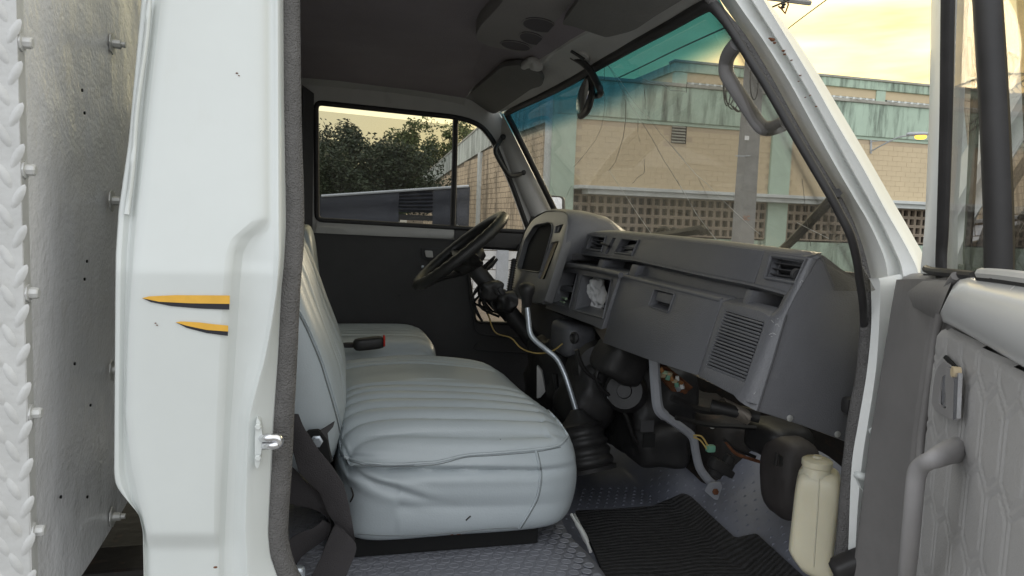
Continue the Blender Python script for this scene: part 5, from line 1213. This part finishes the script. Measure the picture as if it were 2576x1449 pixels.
# footwell floor with toe board
def zfl(x, y):
    z = ZF
    if x > .92: z = ZF+min(.35, (x-.92)*.75)
    return z+.008*noise.noise(V((x*9, y*7, 4)))+(.010*math.sin((x-y)*22)*max(0, min(1, (x-.8)*5)) if x > .8 else 0)
g = M(); g.grid([[V((.55+.65*i/50, -.02+1.87*j/70, zfl(.55+.65*i/50, -.02+1.87*j/70))) for j in range(71)] for i in range(51)])
foot = g.obj('footwell_floor', MAT['floor_rubber'], truck, 60)
g = M()
for i in range(22):
    for j in range(36):
        x = .62+i*.026+(.013 if j % 2 else 0); y = .06+j*.026
        if x > 1.18: continue
        z0_ = zfl(x, y); e_1 = (zfl(x+.005, y)-zfl(x-.005, y))/.01; n_ = 7
        c = V((x, y, z0_)); rr = .005
        ring = [c+V((rr*math.cos(2*math.pi*k/n_), rr*math.sin(2*math.pi*k/n_)*.6, rr*math.cos(2*math.pi*k/n_)*e_1)) for k in range(n_)]; tp2 = c+V((0, 0, .0032))
        for k in range(n_): g.face([ring[k], ring[(k+1) % n_], tp2])
tag(g.obj('floor_stud', MAT['floor_rubber'], foot, 80), kind='stuff')
# door sill
g = M(); g.grid([[V((-.1+1.0*i/20, -.015, .6)), V((-.1+1.0*i/20, -.015, 1.10-.16)), V((-.1+1.0*i/20, .0, 1.12-.16)), V((-.1+1.0*i/20, .04, 1.125-.16)), V((-.1+1.0*i/20, .06, ZF-.02))] for i in range(21)]) if False else None
M().box((.40, .01, .80), (1.0, .05, .24)).obj('door_sill', MAT['white_paint'], truck, 0, .01)
# black carpet mat lying on the floor
mo = [(1445, 1284), (1540, 1280), (1640, 1272), (1690, 1252), (1717, 1240), (1737, 1247), (1790, 1298), (1850, 1353), (1875, 1347), (1903, 1341), (1925, 1362), (2060, 1485), (2160, 1600), (1560, 1600), (1522, 1452), (1500, 1395), (1478, 1345)]
mp3 = [hit(x, y, lambda q: q.z-(zfl(min(q.x, 1.1), q.y)+.006), .5, 4) for x, y in mo]
def onfloor(x, y, o): p = hit(x, y, lambda q: q.z-(zfl(max(.55, min(q.x, 1.15)), q.y)+o), .5, 4); return p
mt_ = M()
# fill on a grid so that it follows the floor
from mathutils.geometry import tessellate_polygon
bmm = bmesh.new(); vv = [bmm.verts.new((x, y, 0)) for x, y in rnd(mo, 8)]; bmm.faces.new(vv)
bmesh.ops.triangulate(bmm, faces=bmm.faces); bmesh.ops.subdivide_edges(bmm, edges=bmm.edges, cuts=5, use_grid_fill=True)
for v in bmm.verts: v.co = onfloor(v.co.x, v.co.y, .012)
geo = bmesh.ops.extrude_face_region(bmm, geom=list(bmm.faces))
for v in [x for x in geo['geom'] if isinstance(x, bmesh.types.BMVert)]: v.co.z -= .009
mt_.b.free(); mt_.b = bmm
mt_.top('floor_mat', MAT['mat_pile'], 'black ribbed carpet mat lying on the grey footwell floor', 'floor mat', smooth=60)
# crack of white rag and bolt by the hump
M().tube([P(1437, 1293, 'z', 1.0), P(1452, 1318, 'z', .985), P(1468, 1345, 'z', .97), P(1486, 1388, 'z', .955)], [.004, .006, .007, .004], 7, 4).obj('sealant_strip', MAT['white_plastic'], truck, 60)
M().tube([P(1445, 1293, 'z', .99), P(1462, 1325, 'z', .98), P(1480, 1362, 'z', .965)], .0025, 6, 4).obj('sealant_strip', MAT['white_plastic'], truck, 60)

# ================================================================== BENCH SEAT
def pleat(y, ys, w_, d_):
    return -sum(d_*math.exp(-abs((y-a)/w_)**1.25) for a in ys)
Y0, Y1 = .47, 1.27
ply = [.505, .552, .603, .655, .708, .762, 1.0, 1.045, 1.09, 1.135, 1.18, 1.215]
bench = None
def cush(p, a):
    yy_ = p.y/(Y1-Y0)*2; xx_ = a.x
    if a.z > 0:
        p.z += .038*(1-yy_**4)*(1-.5*max(0, xx_)**3)*a.z + .014*max(0, a.z)*math.exp(-((xx_+.1)/.6)**2)
        wy_ = p.y+(Y0+Y1)/2
        p.z += pleat(wy_+.014*math.sin(xx_*2.0+.4)-.016*(xx_-.2)*math.exp(-((wy_-.5)/.16)**2), ply, .0088, .0120)*max(0, a.z)*(1 if xx_ < .82 else .4)
    p.x += .028*(1-a.z**2)*max(0, xx_)**2 if xx_ > 0 else 0
    p.x += .020*max(0, -a.y)*max(0, xx_)
    if a.y < -.2:
        p.y -= .020*(1-a.z**2)*(1-xx_**4)*(-a.y)
        # drawn-in wrinkles spreading from the rear corner
        u = (xx_+1)/2
        def fold(u0, z0, u1, z1, w_, fade):
            if u < u0-.05: return 0
            t = (u-u0)/(u1-u0); d = a.z-(z0+(z1-z0)*t); k_ = math.exp(-max(0, t)*fade)*(1 if t < 1 else math.exp(-(t-1)*6))
            return k_*(math.exp(-abs(d/w_)**1.3)-.75*math.exp(-((d-w_*2.1)/(w_*1.3))**2)-.45*math.exp(-((d+w_*2.6)/(w_*1.8))**2))
        p.y += (.020*fold(0, .52, .80, .36, .055, .9)+.018*fold(0, .50, .34, .02, .06, 1.3)+.006*fold(.3, -.15, .85, -.30, .13, .8)+.010*fold(0, .70, .5, .56, .04, 1.8))*min(1, (-a.y)**2)
        p.z += .007*math.sin(u*9)*math.exp(-u*2)*max(0, a.z)
    n_ = noise.noise(V((p.x*7, p.y*9, p.z*11)))
    p += V((0, -.004, .003))*n_
    return p
cz = (1.04+1.262)/2
bench = M().rbox((.272, (Y0+Y1)/2, cz-.01), (.474, Y1-Y0, .222), (84, 260, 56), 8, None, cush).obj('bench_seat', MAT['vinyl'], truck, 70)
bv = bpy.context.evaluated_depsgraph_get()
# find points on the cushion by looking for its surface from outside
from mathutils.bvhtree import BVHTree
def tree_of(o):
    me = o.data; O = origin(o.parent); return BVHTree.FromPolygons([v.co+O for v in me.vertices], [p.vertices[:] for p in me.polygons])
def on(tr, x, y, off=.001):
    d = ray(x, y).normalized(); h_ = tr.ray_cast(CAM, d)
    return None if h_[0] is None else h_[0]+h_[1]*(off if h_[1].dot(d) < 0 else -off)
def ontube(tr, pts, r, name, mt, par, off=.0008, dense=14):
    pp_ = [on(tr, x, y, off) for x, y in [(p.x, p.y) for p in spline([(x, y, 0) for x, y in pts], dense)]]
    pp_ = [p for p in pp_ if p is not None]
    if len(pp_) > 2: return M().tube(pp_, r, 6).obj(name, mt, par, 70)
T1 = tree_of(bench)
ontube(T1, [(868, 1150), (920, 1164), (1000, 1168), (1060, 1165), (1100, 1162), (1170, 1146), (1240, 1140), (1345, 1131), (1400, 1122), (1420, 1108), (1428, 1096)], .0028, 'piping', MAT['vinyl'], bench)
ontube(T1, [(868, 1156), (920, 1170), (1000, 1173), (1100, 1168), (1170, 1151), (1240, 1146), (1345, 1137), (1410, 1125)], .0009, 'stitch_line', MAT['stitch'], bench)
ontube(T1, [(1347, 1133), (1353, 1160), (1358, 1200), (1350, 1250), (1330, 1290), (1306, 1328)], .0022, 'piping', MAT['vinyl'], bench)
ontube(T1, [(1352, 1135), (1358, 1160), (1363, 1200), (1355, 1250), (1335, 1290), (1311, 1328)], .0008, 'stitch_line', MAT['stitch'], bench)
ontube(T1, [(900, 1343), (960, 1346), (1050, 1346), (1150, 1338), (1230, 1330), (1300, 1327)], .0009, 'stitch_line', MAT['stitch'], bench)
ontube(T1, [(1428, 1096), (1405, 1062), (1370, 1025), (1330, 985), (1290, 950), (1245, 915), (1205, 888)], .0026, 'piping', MAT['vinyl'], bench)
# backrest, leaning, pleated, with a plain side
def backf(p, a):
    p.x += -.085*max(0, (p.z+.03)/.28)**1.3+.026*math.exp(-((p.z+.10)/.12)**2)*max(0, a.x)
    if a.x > 0:
        wy_ = p.y+.87
        p.x += pleat(wy_, [.56, .61, .655, .70, .745, .79, .90, .95, 1.0, 1.05, 1.10, 1.16],   .0125, .013)*a.x*(1 if -.85 < a.z < .9 else .3)
        p.x += .012*(1-a.y**4)
    if a.y < -.1: p.y -= .018*(1-a.z**2)*(1-a.x**2)
    n_ = noise.noise(V((p.x*8, p.y*8, p.z*8))); p.x += .004*n_; return p
back = M().rbox((-.032, .87, 1.41), (.105, .82, .50), (24, 240, 50), 6, None, backf).obj('seat_back', MAT['vinyl'], truck, 70)
T2 = tree_of(back)
ontube(T2, [(735, 765), (760, 805), (785, 860), (805, 910), (822, 965), (838, 1020), (852, 1075), (860, 1120)], .0016, 'stitch_line', MAT['stitch'], back)
ontube(T2, [(738, 758), (764, 800), (790, 855), (810, 905), (828, 960), (844, 1015), (858, 1070), (866, 1115)], .0022, 'piping', MAT['vinyl'], back)
# torn corner with its bare bracket
br_ = M().plate(rnd([(770, 1085), (800, 1082), (822, 1110), (834, 1165), (818, 1170), (795, 1140), (775, 1115)], 5), [], lambda x, y: P(x, y, 'y', .42), (.002, .01, 0)).obj('seat_hinge', MAT['hole_dark'], truck, 30)
M().lathe(P(796, 1110, 'y', .418), [(.012, 0), (.012, .003), (.0085, .004), (.0085, .011)], (0, -1, 0), 6).obj('bolt', MAT['steel'], br_, 30)
M().plate(spline([(802, 1086, 0), (822, 1072, 0), (841, 1062, 0), (838, 1076, 0), (825, 1090, 0), (826, 1130, 0), (836, 1160, 0), (826, 1158, 0), (815, 1110, 0)], 1) and [(802, 1086), (822, 1074), (842, 1061), (838, 1074), (824, 1090), (830, 1130), (838, 1160), (826, 1158), (815, 1110)], [], lambda x, y: P(x, y, 'y', .428), (0, .006, 0)).obj('torn_edge', MAT['door_card'], truck, 0)
# driver's seat cushion beyond, seat base
def dc(p, a):
    if a.z > 0: p.z += .02*(1-a.y**4)+pleat(p.y+1.55, [1.44, 1.49, 1.54, 1.59, 1.64], .009, .007)*a.z
    p.x += .02*max(0, a.x)*(1-a.z**2); return p
M().rbox((.150, 1.56, 1.200), (.40, .47, .17), (30, 60, 16), 6, None, dc).obj('driver_seat', MAT['vinyl'], truck, 70)
M().rbox((-.045, 1.57, 1.42), (.09, .47, .46), (10, 20, 16), 6, None, lambda p, a: p+V((-.12*p.z, 0, 0))).obj('driver_seat_back', MAT['vinyl'], truck, 70)
M().box((.24, .87, 1.02), (.44, .72, .04)).obj('seat_frame', MAT['hole_dark'], truck, 0, .005)
M().box((.14, 1.56, 1.09), (.36, .42, .2)).obj('seat_frame', MAT['hole_dark'], truck, 0, .01)
M().box((.30, 1.34, 1.07), (.58, .12, .20)).obj('centre_tunnel', MAT['door_card'], truck, 0, .03)
# buckle between the seats
bk = M().rbox(P(928, 864, 'y', 1.22), (.090, .04, .036), (6, 4, 4), 5, Matrix.Rotation(-.10, 3, 'Y')).obj('belt_buckle', MAT['black_plastic'], truck, 60)
M().rbox(P(966, 857, 'y', 1.216), (.006, .034, .034), (3, 4, 4), 5).obj('release_button', MAT['red'], bk, 60)
M().rbox(P(890, 868, 'y', 1.26), (.07, .03, .014), (6, 4, 4), 5).obj('buckle_strap', MAT['webbing'], bk, 60)
# ---- seat belts: flat webbing
K = lambda l: [(670.8+.2592*x, 1073.3+.2592*y) for x, y in l]
def belt(le, ri, Ya, Yb, n=26, bulge=0.0, nm='seat_belt'):
    A_ = resample([V((x, y, 0)) for x, y in K(le)], n); B_ = resample([V((x, y, 0)) for x, y in K(ri)], n); g = M(); rows = []
    A_ = spline(A_, 1); B_ = spline(B_, 1)
    for i in range(n):
        Yi = Ya+(Yb-Ya)*i/(n-1)-bulge*math.sin(math.pi*i/(n-1)); a = P(A_[i].x, A_[i].y, 'y', Yi+.004); b = P(B_[i].x, B_[i].y, 'y', Yi-.004)
        m2 = (a+b)/2
        rows.append([a, a.lerp(b, .06)+V((0, -.0012, 0)), a.lerp(b, .5)+V((0, -.0006, 0)), a.lerp(b, .94)+V((0, -.0012, 0)), b, b+V((0, .0018, 0)), m2+V((0, .0018, 0)), a+V((0, .0018, 0))])
    g.grid(rows, cv=True); return g.obj(nm, MAT['webbing'], truck, 50)
belt([(120, -140), (200, 20), (255, 240), (310, 440), (420, 560), (510, 640), (560, 760), (610, 880), (700, 975), (790, 1050), (842, 1110)], [(310, -120), (360, 10), (430, 110), (510, 235), (640, 390), (745, 550), (775, 660), (805, 780), (830, 920), (850, 1050), (860, 1110)], .36, .31)
belt([(640, 905), (660, 950), (610, 1060), (560, 1180), (520, 1285), (470, 1380), (430, 1460)], [(842, 1090), (866, 1140), (872, 1185), (855, 1250), (838, 1295), (805, 1370), (768, 1460)], .315, .30)
belt([(60, 300), (120, 520), (150, 715), (240, 755), (320, 775), (420, 795), (500, 820), (560, 855), (600, 900), (620, 950)], [(190, 300), (240, 380), (310, 452), (370, 530), (440, 590), (512, 640), (545, 720), (580, 800), (610, 880), (626, 950)], .385, .34)
belt([(626, 950), (618, 1010), (600, 1060), (545, 1115), (480, 1160), (400, 1215), (340, 1262), (300, 1320), (285, 1390), (268, 1460)], [(545, 905), (500, 950), (440, 990), (370, 1015), (300, 1040), (245, 1075), (205, 1115), (170, 1165), (195, 1290), (225, 1460)], .34, .35)
M().rbox(P(742, 1445, 'y', .33), (.035, .02, .03), (5, 5, 5), 4).obj('belt_anchor', MAT['steel'], truck, 60)
M().box((-.02, .60, 1.0), (.12, .9, .3)).obj('seat_box', MAT['hole_dark'], truck, 0, .01) if False else None

# wear: pen mark, scuffs and frayed hem on the seat, rubbed edges on the dashboard
for pts_, r_, mt_ in (([(1172, 1309), (1178, 1303), (1184, 1298)], .0016, 'chassis'), ([(1134, 1345), (1140, 1344)], .0014, 'rust'), ([(1149, 1344), (1158, 1343)], .0012, 'rust'), ([(858, 1252), (856, 1266), (851, 1278)], .0028, 'rust'), ([(884, 1226), (889, 1245), (882, 1262)], .0020, 'chassis'), ([(1258, 1105), (1260, 1106)], .0012, 'stitch')):
    ontube(T1, pts_, r_, 'scuff', MAT[mt_], bench, .0002)
mk('scratch', (.34, .34, .34), .6)
Tc = tree_of([o for o in COL.objects if o.name.startswith('corner_roll')][0])
for pts_ in ([(1941, 806), (1946, 812)], [(1950, 818), (1956, 815), (1960, 822)], [(1935, 842), (1944, 838), (1952, 842)], [(1939, 847), (1944, 846)], [(1896, 992), (1901, 986)], [(2012, 712), (2017, 705), (2020, 709)], [(1955, 803), (1958, 801)]):
    ontube(Tc, pts_, .0006, 'scratch', MAT['scratch'], dash_o, .0001, 4)
# ================================================================== LOOSE THINGS
# washer bottle standing by the door post
bc = P(2058, 1300, 'y', .17); byb = P(2050, 1436, 'y', .17)
def bot(p, a):
    if a.z < -.3: p.x *= 1-.22*max(0, (-a.z-.3)/.7)**1.5
    p.x -= .012*max(0, -a.z)*0; return p
pT = P(2066, 1190, 'y', .17); pB = P(2068, 1450, 'y', .17); hgt = (pT.z-pB.z); wid = .078
jerry = thing('plastic_bottle', V(((pT.x+pB.x)/2, .19, pB.z)), 'cream plastic fluid bottle with a moulded cap standing beside the door post', 'bottle')
jc = V((P(2066, 1320, 'y', .17).x, .19, (pT.z+pB.z)/2))
def bot(p, a):
    t = (p.z/hgt)+.5
    if t < .2: p.x += .020*(1-t/.2)
    p.x += .006*(t-.5); p.z += .010*a.x*max(0, -a.z)*-1
    return p
M().rbox(jc, (wid, .09, hgt), (14, 10, 26), 6, Matrix.Rotation(math.radians(-38), 3, 'Z'), bot).obj('tank', MAT['jerry'], jerry, 70)
T3 = tree_of([c for c in jerry.children][0])
ontube(T3, [(2061, 1205), (2058, 1260), (2054, 1320), (2050, 1375), (2047, 1425)], .0011, 'mould_seam', MAT['jerry'], jerry)
kp = P(2073, 1178, 'y', .165)
M().lathe(kp+V((0, .02, -.012)), [(.031, -.018), (.030, -.004), (.025, .002), (.025, .008), (.027, .010), (.027, .020), (.022, .024), (.010, .025), (.008, .029)], (.02, 0, 1), 20).obj('cap', MAT['jerry'], jerry, 40)
# crumpled paper in the cubby, chalk stubs beside
pc = hit(1497, 748, F1(.045))
g = M(); g.rbox(pc+V((0, -.01, .02)), (.05, .05, .075), (14, 14, 16), 2.6, None, lambda p, a: p*(1+.35*noise.noise(p*38)+.22*noise.noise(p*95)))
g.rbox(pc+V((-.004, .0, -.035)), (.055, .05, .055), (14, 14, 14), 2.6, None, lambda p, a: p*(1+.35*noise.noise(p*42+V((4, 0, 0)))+.22*noise.noise(p*95)))
g.top('crumpled_paper', MAT['tissue'], 'crumpled white paper wad stuffed in the dashboard cubby', 'paper', smooth=18)
for x0, y0, x1, y1, lb in ((1404, 758, 1420, 762, 'pale green chalk stub lying flat at the front of the small cubby'), (1415, 749, 1424, 752, 'shorter green chalk stub leaning behind the flat one in the small cubby')):
    M().tube([hit(x0, y0, F1(.012)), hit(x1, y1, F1(.006))], .0042, 8).top('chalk_stub', MAT['chalk'], lb, 'chalk', smooth=40)

# ================================================================== OPEN DOOR
dp = lambda x, y, o=0: hit(x, y, door(o), .3, 3)
FE = [(2255, 704), (2250, 735), (2243, 775), (2228, 870), (2206, 1005), (2192, 1085), (2180, 1170), (2163, 1300), (2150, 1400), (2143, 1460), (2128, 1600)]
TE = [(2404, 700), (2384, 735), (2366, 790), (2352, 850), (2340, 930), (2326, 1030), (2316, 1110), (2310, 1200), (2300, 1330), (2292, 1460), (2284, 1600)]
fe_ = [P(x, y, 'y', -.012) for x, y in FE]; te_ = [dp(x, y, -.010) for x, y in TE]; rt_ = [dp(2750, y*.92+90, -.012) for x, y in TE]
g = M(); loft(g, [[p+DN*-.03+V((.01, -.004, 0)) for p in fe_], fe_, [a.lerp(b, .06)+DN*.004 for a, b in zip(fe_, te_)], [a.lerp(b, .12)+DN*.005 for a, b in zip(fe_, te_)], [a.lerp(b, .85)+DN*.002 for a, b in zip(fe_, te_)], [a.lerp(b, .95)+DN*.006 for a, b in zip(fe_, te_)], te_, rt_], 40)
pass_door = g.obj('passenger_door', MAT['door_dark'], truck, 60)
# rolled upper corner of the inner panel
g = M(); rr_ = [((2284, 682), (2405, 688), -.045), ((2276, 687), (2402, 693), -.018), ((2270, 703), (2393, 712), .003), ((2266, 735), (2379, 745), .010), ((2268, 766), (2363, 786), .006), ((2278, 784), (2352, 806), -.008)]
loft(g, [[dp(a[0]+(b[0]-a[0])*u, a[1]+(b[1]-a[1])*u, o) for u in (0, .3, .7, 1)] for a, b, o in rr_], 10); g.obj('corner_moulding', MAT['door_dark'], pass_door, 70)
# raised edge of the trim panel
M().tube([dp(x, y, .0) for x, y in ((2404, 694), (2382, 730), (2366, 790), (2352, 850), (2340, 930), (2326, 1030), (2316, 1110), (2310, 1200), (2300, 1330), (2292, 1480))], .0055, 8, 5).obj('trim_edge', MAT['door_dark'], pass_door, 70)
# white painted upper ledge
le_t = [(2396, 716), (2412, 700), (2440, 694), (2500, 702), (2600, 716), (2720, 734)]; le_b = [(2366, 790), (2372, 810), (2400, 822), (2470, 862), (2560, 915), (2720, 1010)]
g = M(); loft(g, [[dp(x, y, -.045) for x, y in le_t], [dp(x, y, -.012) for x, y in le_t], [dp(x, y+8, .006) for x, y in le_t], [dp((x+u)/2, (y+v)/2, .024) for (x, y), (u, v) in zip(le_t, le_b)], [dp(x, y-6, .020) for x, y in le_b], [dp(x, y, .008) for x, y in le_b], [dp(x, y, -.01) for x, y in le_b]], 24); g.obj('upper_ledge', MAT['ledge_paint'], pass_door, 70)
# quilted trim panel: grid on the door plane, seams pressed in
tp_c = [(2356, 834), (2362, 824), (2380, 822), (2440, 850), (2530, 905), (2640, 975), (2760, 1050), (2760, 1640), (2290, 1640), (2304, 1400), (2320, 1180), (2338, 980)]
quilt = M(); bq = quilt.b
def tz(p): d = p-DH; return d.dot(DU), p.z
def seam(t, z):
    # upright cells in offset rows with pointed tops: distance to the nearest seam
    w_, p_, A_ = .060, .086, .0105
    def bz(k): u = t/w_-(.5 if (k-1) % 2 else 0); u -= math.floor(u); return k*p_+A_*(abs(u-.5)*4-1)
    r = math.floor(z/p_)
    if z < bz(r): r -= 1
    elif z >= bz(r+1): r += 1
    d1 = min(z-bz(r), bz(r+1)-z)*.82
    u = t/w_-.5-(.5 if r % 2 else 0); u -= math.floor(u); return min(d1, min(u, 1-u)*w_)
from mathutils.geometry import intersect_point_tri_2d
def inside(pt, poly):
    x, y = pt; c = False; j = len(poly)-1
    for i in range(len(poly)):
        xi, yi = poly[i]; xj, yj = poly[j]
        if (yi > y) != (yj > y) and x < (xj-xi)*(y-yi)/(yj-yi)+xi: c = not c
        j = i
    return c
tc_ = [tz(dp(x, y, .006)) for x, y in tp_c]
tmn, tmx = min(t for t, z in tc_), min(.62, max(t for t, z in tc_)); zmn, zmx = max(.9, min(z for t, z in tc_)), max(z for t, z in tc_)
panel_edge = tc_
ct, cz_ = .0026, .0036
nt_, nz2 = int((tmx-tmn)/ct), int((zmx-zmn)/cz_)
def edge_d(t, z):
    best = 9
    for (a, b), (c, d) in zip(panel_edge, panel_edge[1:]+panel_edge[:1]):
        vx, vy = c-a, d-b; L2 = vx*vx+vy*vy or 1e-9; u = max(0, min(1, ((t-a)*vx+(z-b)*vy)/L2)); best = min(best, math.hypot(t-a-vx*u, z-b-vy*u))
    return best
gv = {}
for i in range(nt_+1):
    for j in range(nz2+1):
        t = tmn+i*ct; z = zmn+j*cz_
        if not inside((t, z), panel_edge): continue
        dx = seam(t, z); de = edge_d(t, z)
        h_ = .012+.0020*math.exp(-(dx/.0022)**2)-.0018*math.exp(-((dx-.0052)/.0022)**2)
        h_ = min(h_, .012*min(1, de/.010)**.5)
        p = DH+DU*t; p.z = z
        gv[i, j] = bq.verts.new(p+DN*(h_-.004+max(0, z-1.66)*.09))
for (i, j) in list(gv):
    if (i+1, j) in gv and (i, j+1) in gv and (i+1, j+1) in gv: bq.faces.new((gv[i, j], gv[i+1, j], gv[i+1, j+1], gv[i, j+1]))
quilt.obj('trim_panel', MAT['door_trim'], pass_door, 0).data.polygons.foreach_set('use_smooth', [True]*0) if False else quilt.obj('trim_panel', MAT['door_trim'], pass_door, 80)
# release handle
rh = M().plate(rnd([(2343, 1012), (2350, 950), (2360, 922), (2374, 908), (2392, 921), (2386, 935), (2370, 948), (2364, 985), (2362, 1016), (2392, 1040), (2388, 1054), (2352, 1034)], 4), [], lambda x, y: dp(x, y, .016), DN*-.0018).obj('release_handle', MAT['grey_handle'], pass_door, 40)
M().plate([(2358, 935), (2398, 925), (2400, 1050), (2356, 1030)], [], lambda x, y: dp(x, y, .008), DN*-.004).obj('handle_recess', MAT['hole_dark'], rh, 0)
M().plate(rnd([(2379, 922), (2399, 934), (2399, 960), (2396, 1056), (2380, 1050), (2378, 960)], 3), [], lambda x, y: dp(x, y, .020), DN*-.0015).obj('lever', MAT['grey_handle'], rh, 40)
M().plate(rnd([(2371, 952), (2377, 942), (2376, 1000), (2373, 1024), (2368, 1012)], 2), [], lambda x, y: dp(x, y, .017), DN*-.004).obj('chrome_edge', MAT['chrome'], rh, 30)
M().plate([(2400, 940), (2411, 938), (2409, 985), (2406, 1052), (2397, 1058)], [], lambda x, y: dp(x, y, .020), DN*-.004).obj('side_plate', MAT['chrome'], rh, 30)
M().lathe(dp(2405, 936, .018), [(.006, -.004), (.006, .004)], DN, 10).obj('pivot', MAT['cream_plastic'], rh, 40)
M().plate([(2372, 900), (2378, 893), (2412, 928), (2404, 934)], [], lambda x, y: dp(x, y, .0125), DN*-.002).obj('slot', MAT['hole_dark'], rh, 0)
# pull handle
ph_ = [(2408, 1132, .008), (2380, 1140, .030), (2348, 1155, .048), (2320, 1170, .055), (2306, 1192, .058), (2300, 1240, .058), (2294, 1310, .056), (2286, 1400, .050), (2282, 1440, .045), (2284, 1500, .03), (2300, 1560, .01)]
M().tube([dp(x, y, o) for x, y, o in ph_], lambda t: .0130-.0045*min(1, t*4.2), 12, 6, True, 1.1).obj('pull_handle', MAT['grey_handle'], pass_door, 70)
M().tube([dp(2300, 1228, .012), dp(2302, 1245, .014)], .006, 6).obj('screw', MAT['chrome'], pass_door)
# window frame: channel and divider, glass, waist seals
M().plate([(2404-62, -80), (2404-27, -80), (2404-38, 300), (2404-48, 560), (2352, 690), (2313, 690), (2325, 560), (2335, 300)], [], lambda x, y: dp(x, y, -.012), -DN*.016).obj('window_frame', MAT['pillar_paint'], pass_door, 40, .004)
M().tube([dp(2386, -80, -.010), dp(2383, 100, -.010), dp(2380, 300, -.010), dp(2372, 560, -.010), dp(2368, 640, -.010), dp(2368, 700, -.010)], lambda t: .0105-.002*t, 8, 3, True, .55).obj('front_channel', MAT['rubber'], pass_door)
M().tube([dp(2478, -80, -.008), dp(2484, 0, -.008), dp(2500, 260, -.008), dp(2511, 520, -.008), dp(2514, 700, -.008)], .0155, 10, 4, True, .7).obj('divider_bar', MAT['rubber'], pass_door)
M().plate([(2372, -90), (2700, -90), (2760, 760), (2366, 705)], [], lambda x, y: dp(x, y, -.027), -DN*.004).obj('door_window', MAT['door_glass'], pass_door, 0)
M().tube([dp(2330, 676, -.005), dp(2345, 682, -.004), dp(2400, 688, -.005), dp(2450, 694, -.008)], .0055, 8, 4).obj('waist_seal', MAT['rubber'], pass_door)
M().tube([dp(2468, 688, .004), dp(2520, 692, .004), dp(2600, 702, .004), dp(2720, 718, .004)], .0060, 8, 4).obj('waist_seal', MAT['trim_paint'], pass_door)
M().tube([dp(2466, 696, .003), dp(2520, 702, .003), dp(2600, 712, .003), dp(2720, 728, .003)], .0055, 8, 4).obj('waist_seal', MAT['rubber'], pass_door)
# door outer skin
M().plate([(2250, 715), (2700, 745), (2700, 1640), (2100, 1640), (2215, 1000)], [], lambda x, y: dp(x, y, -.07), -DN*.01).obj('outer_skin', MAT['white_paint'], pass_door, 40, .003)
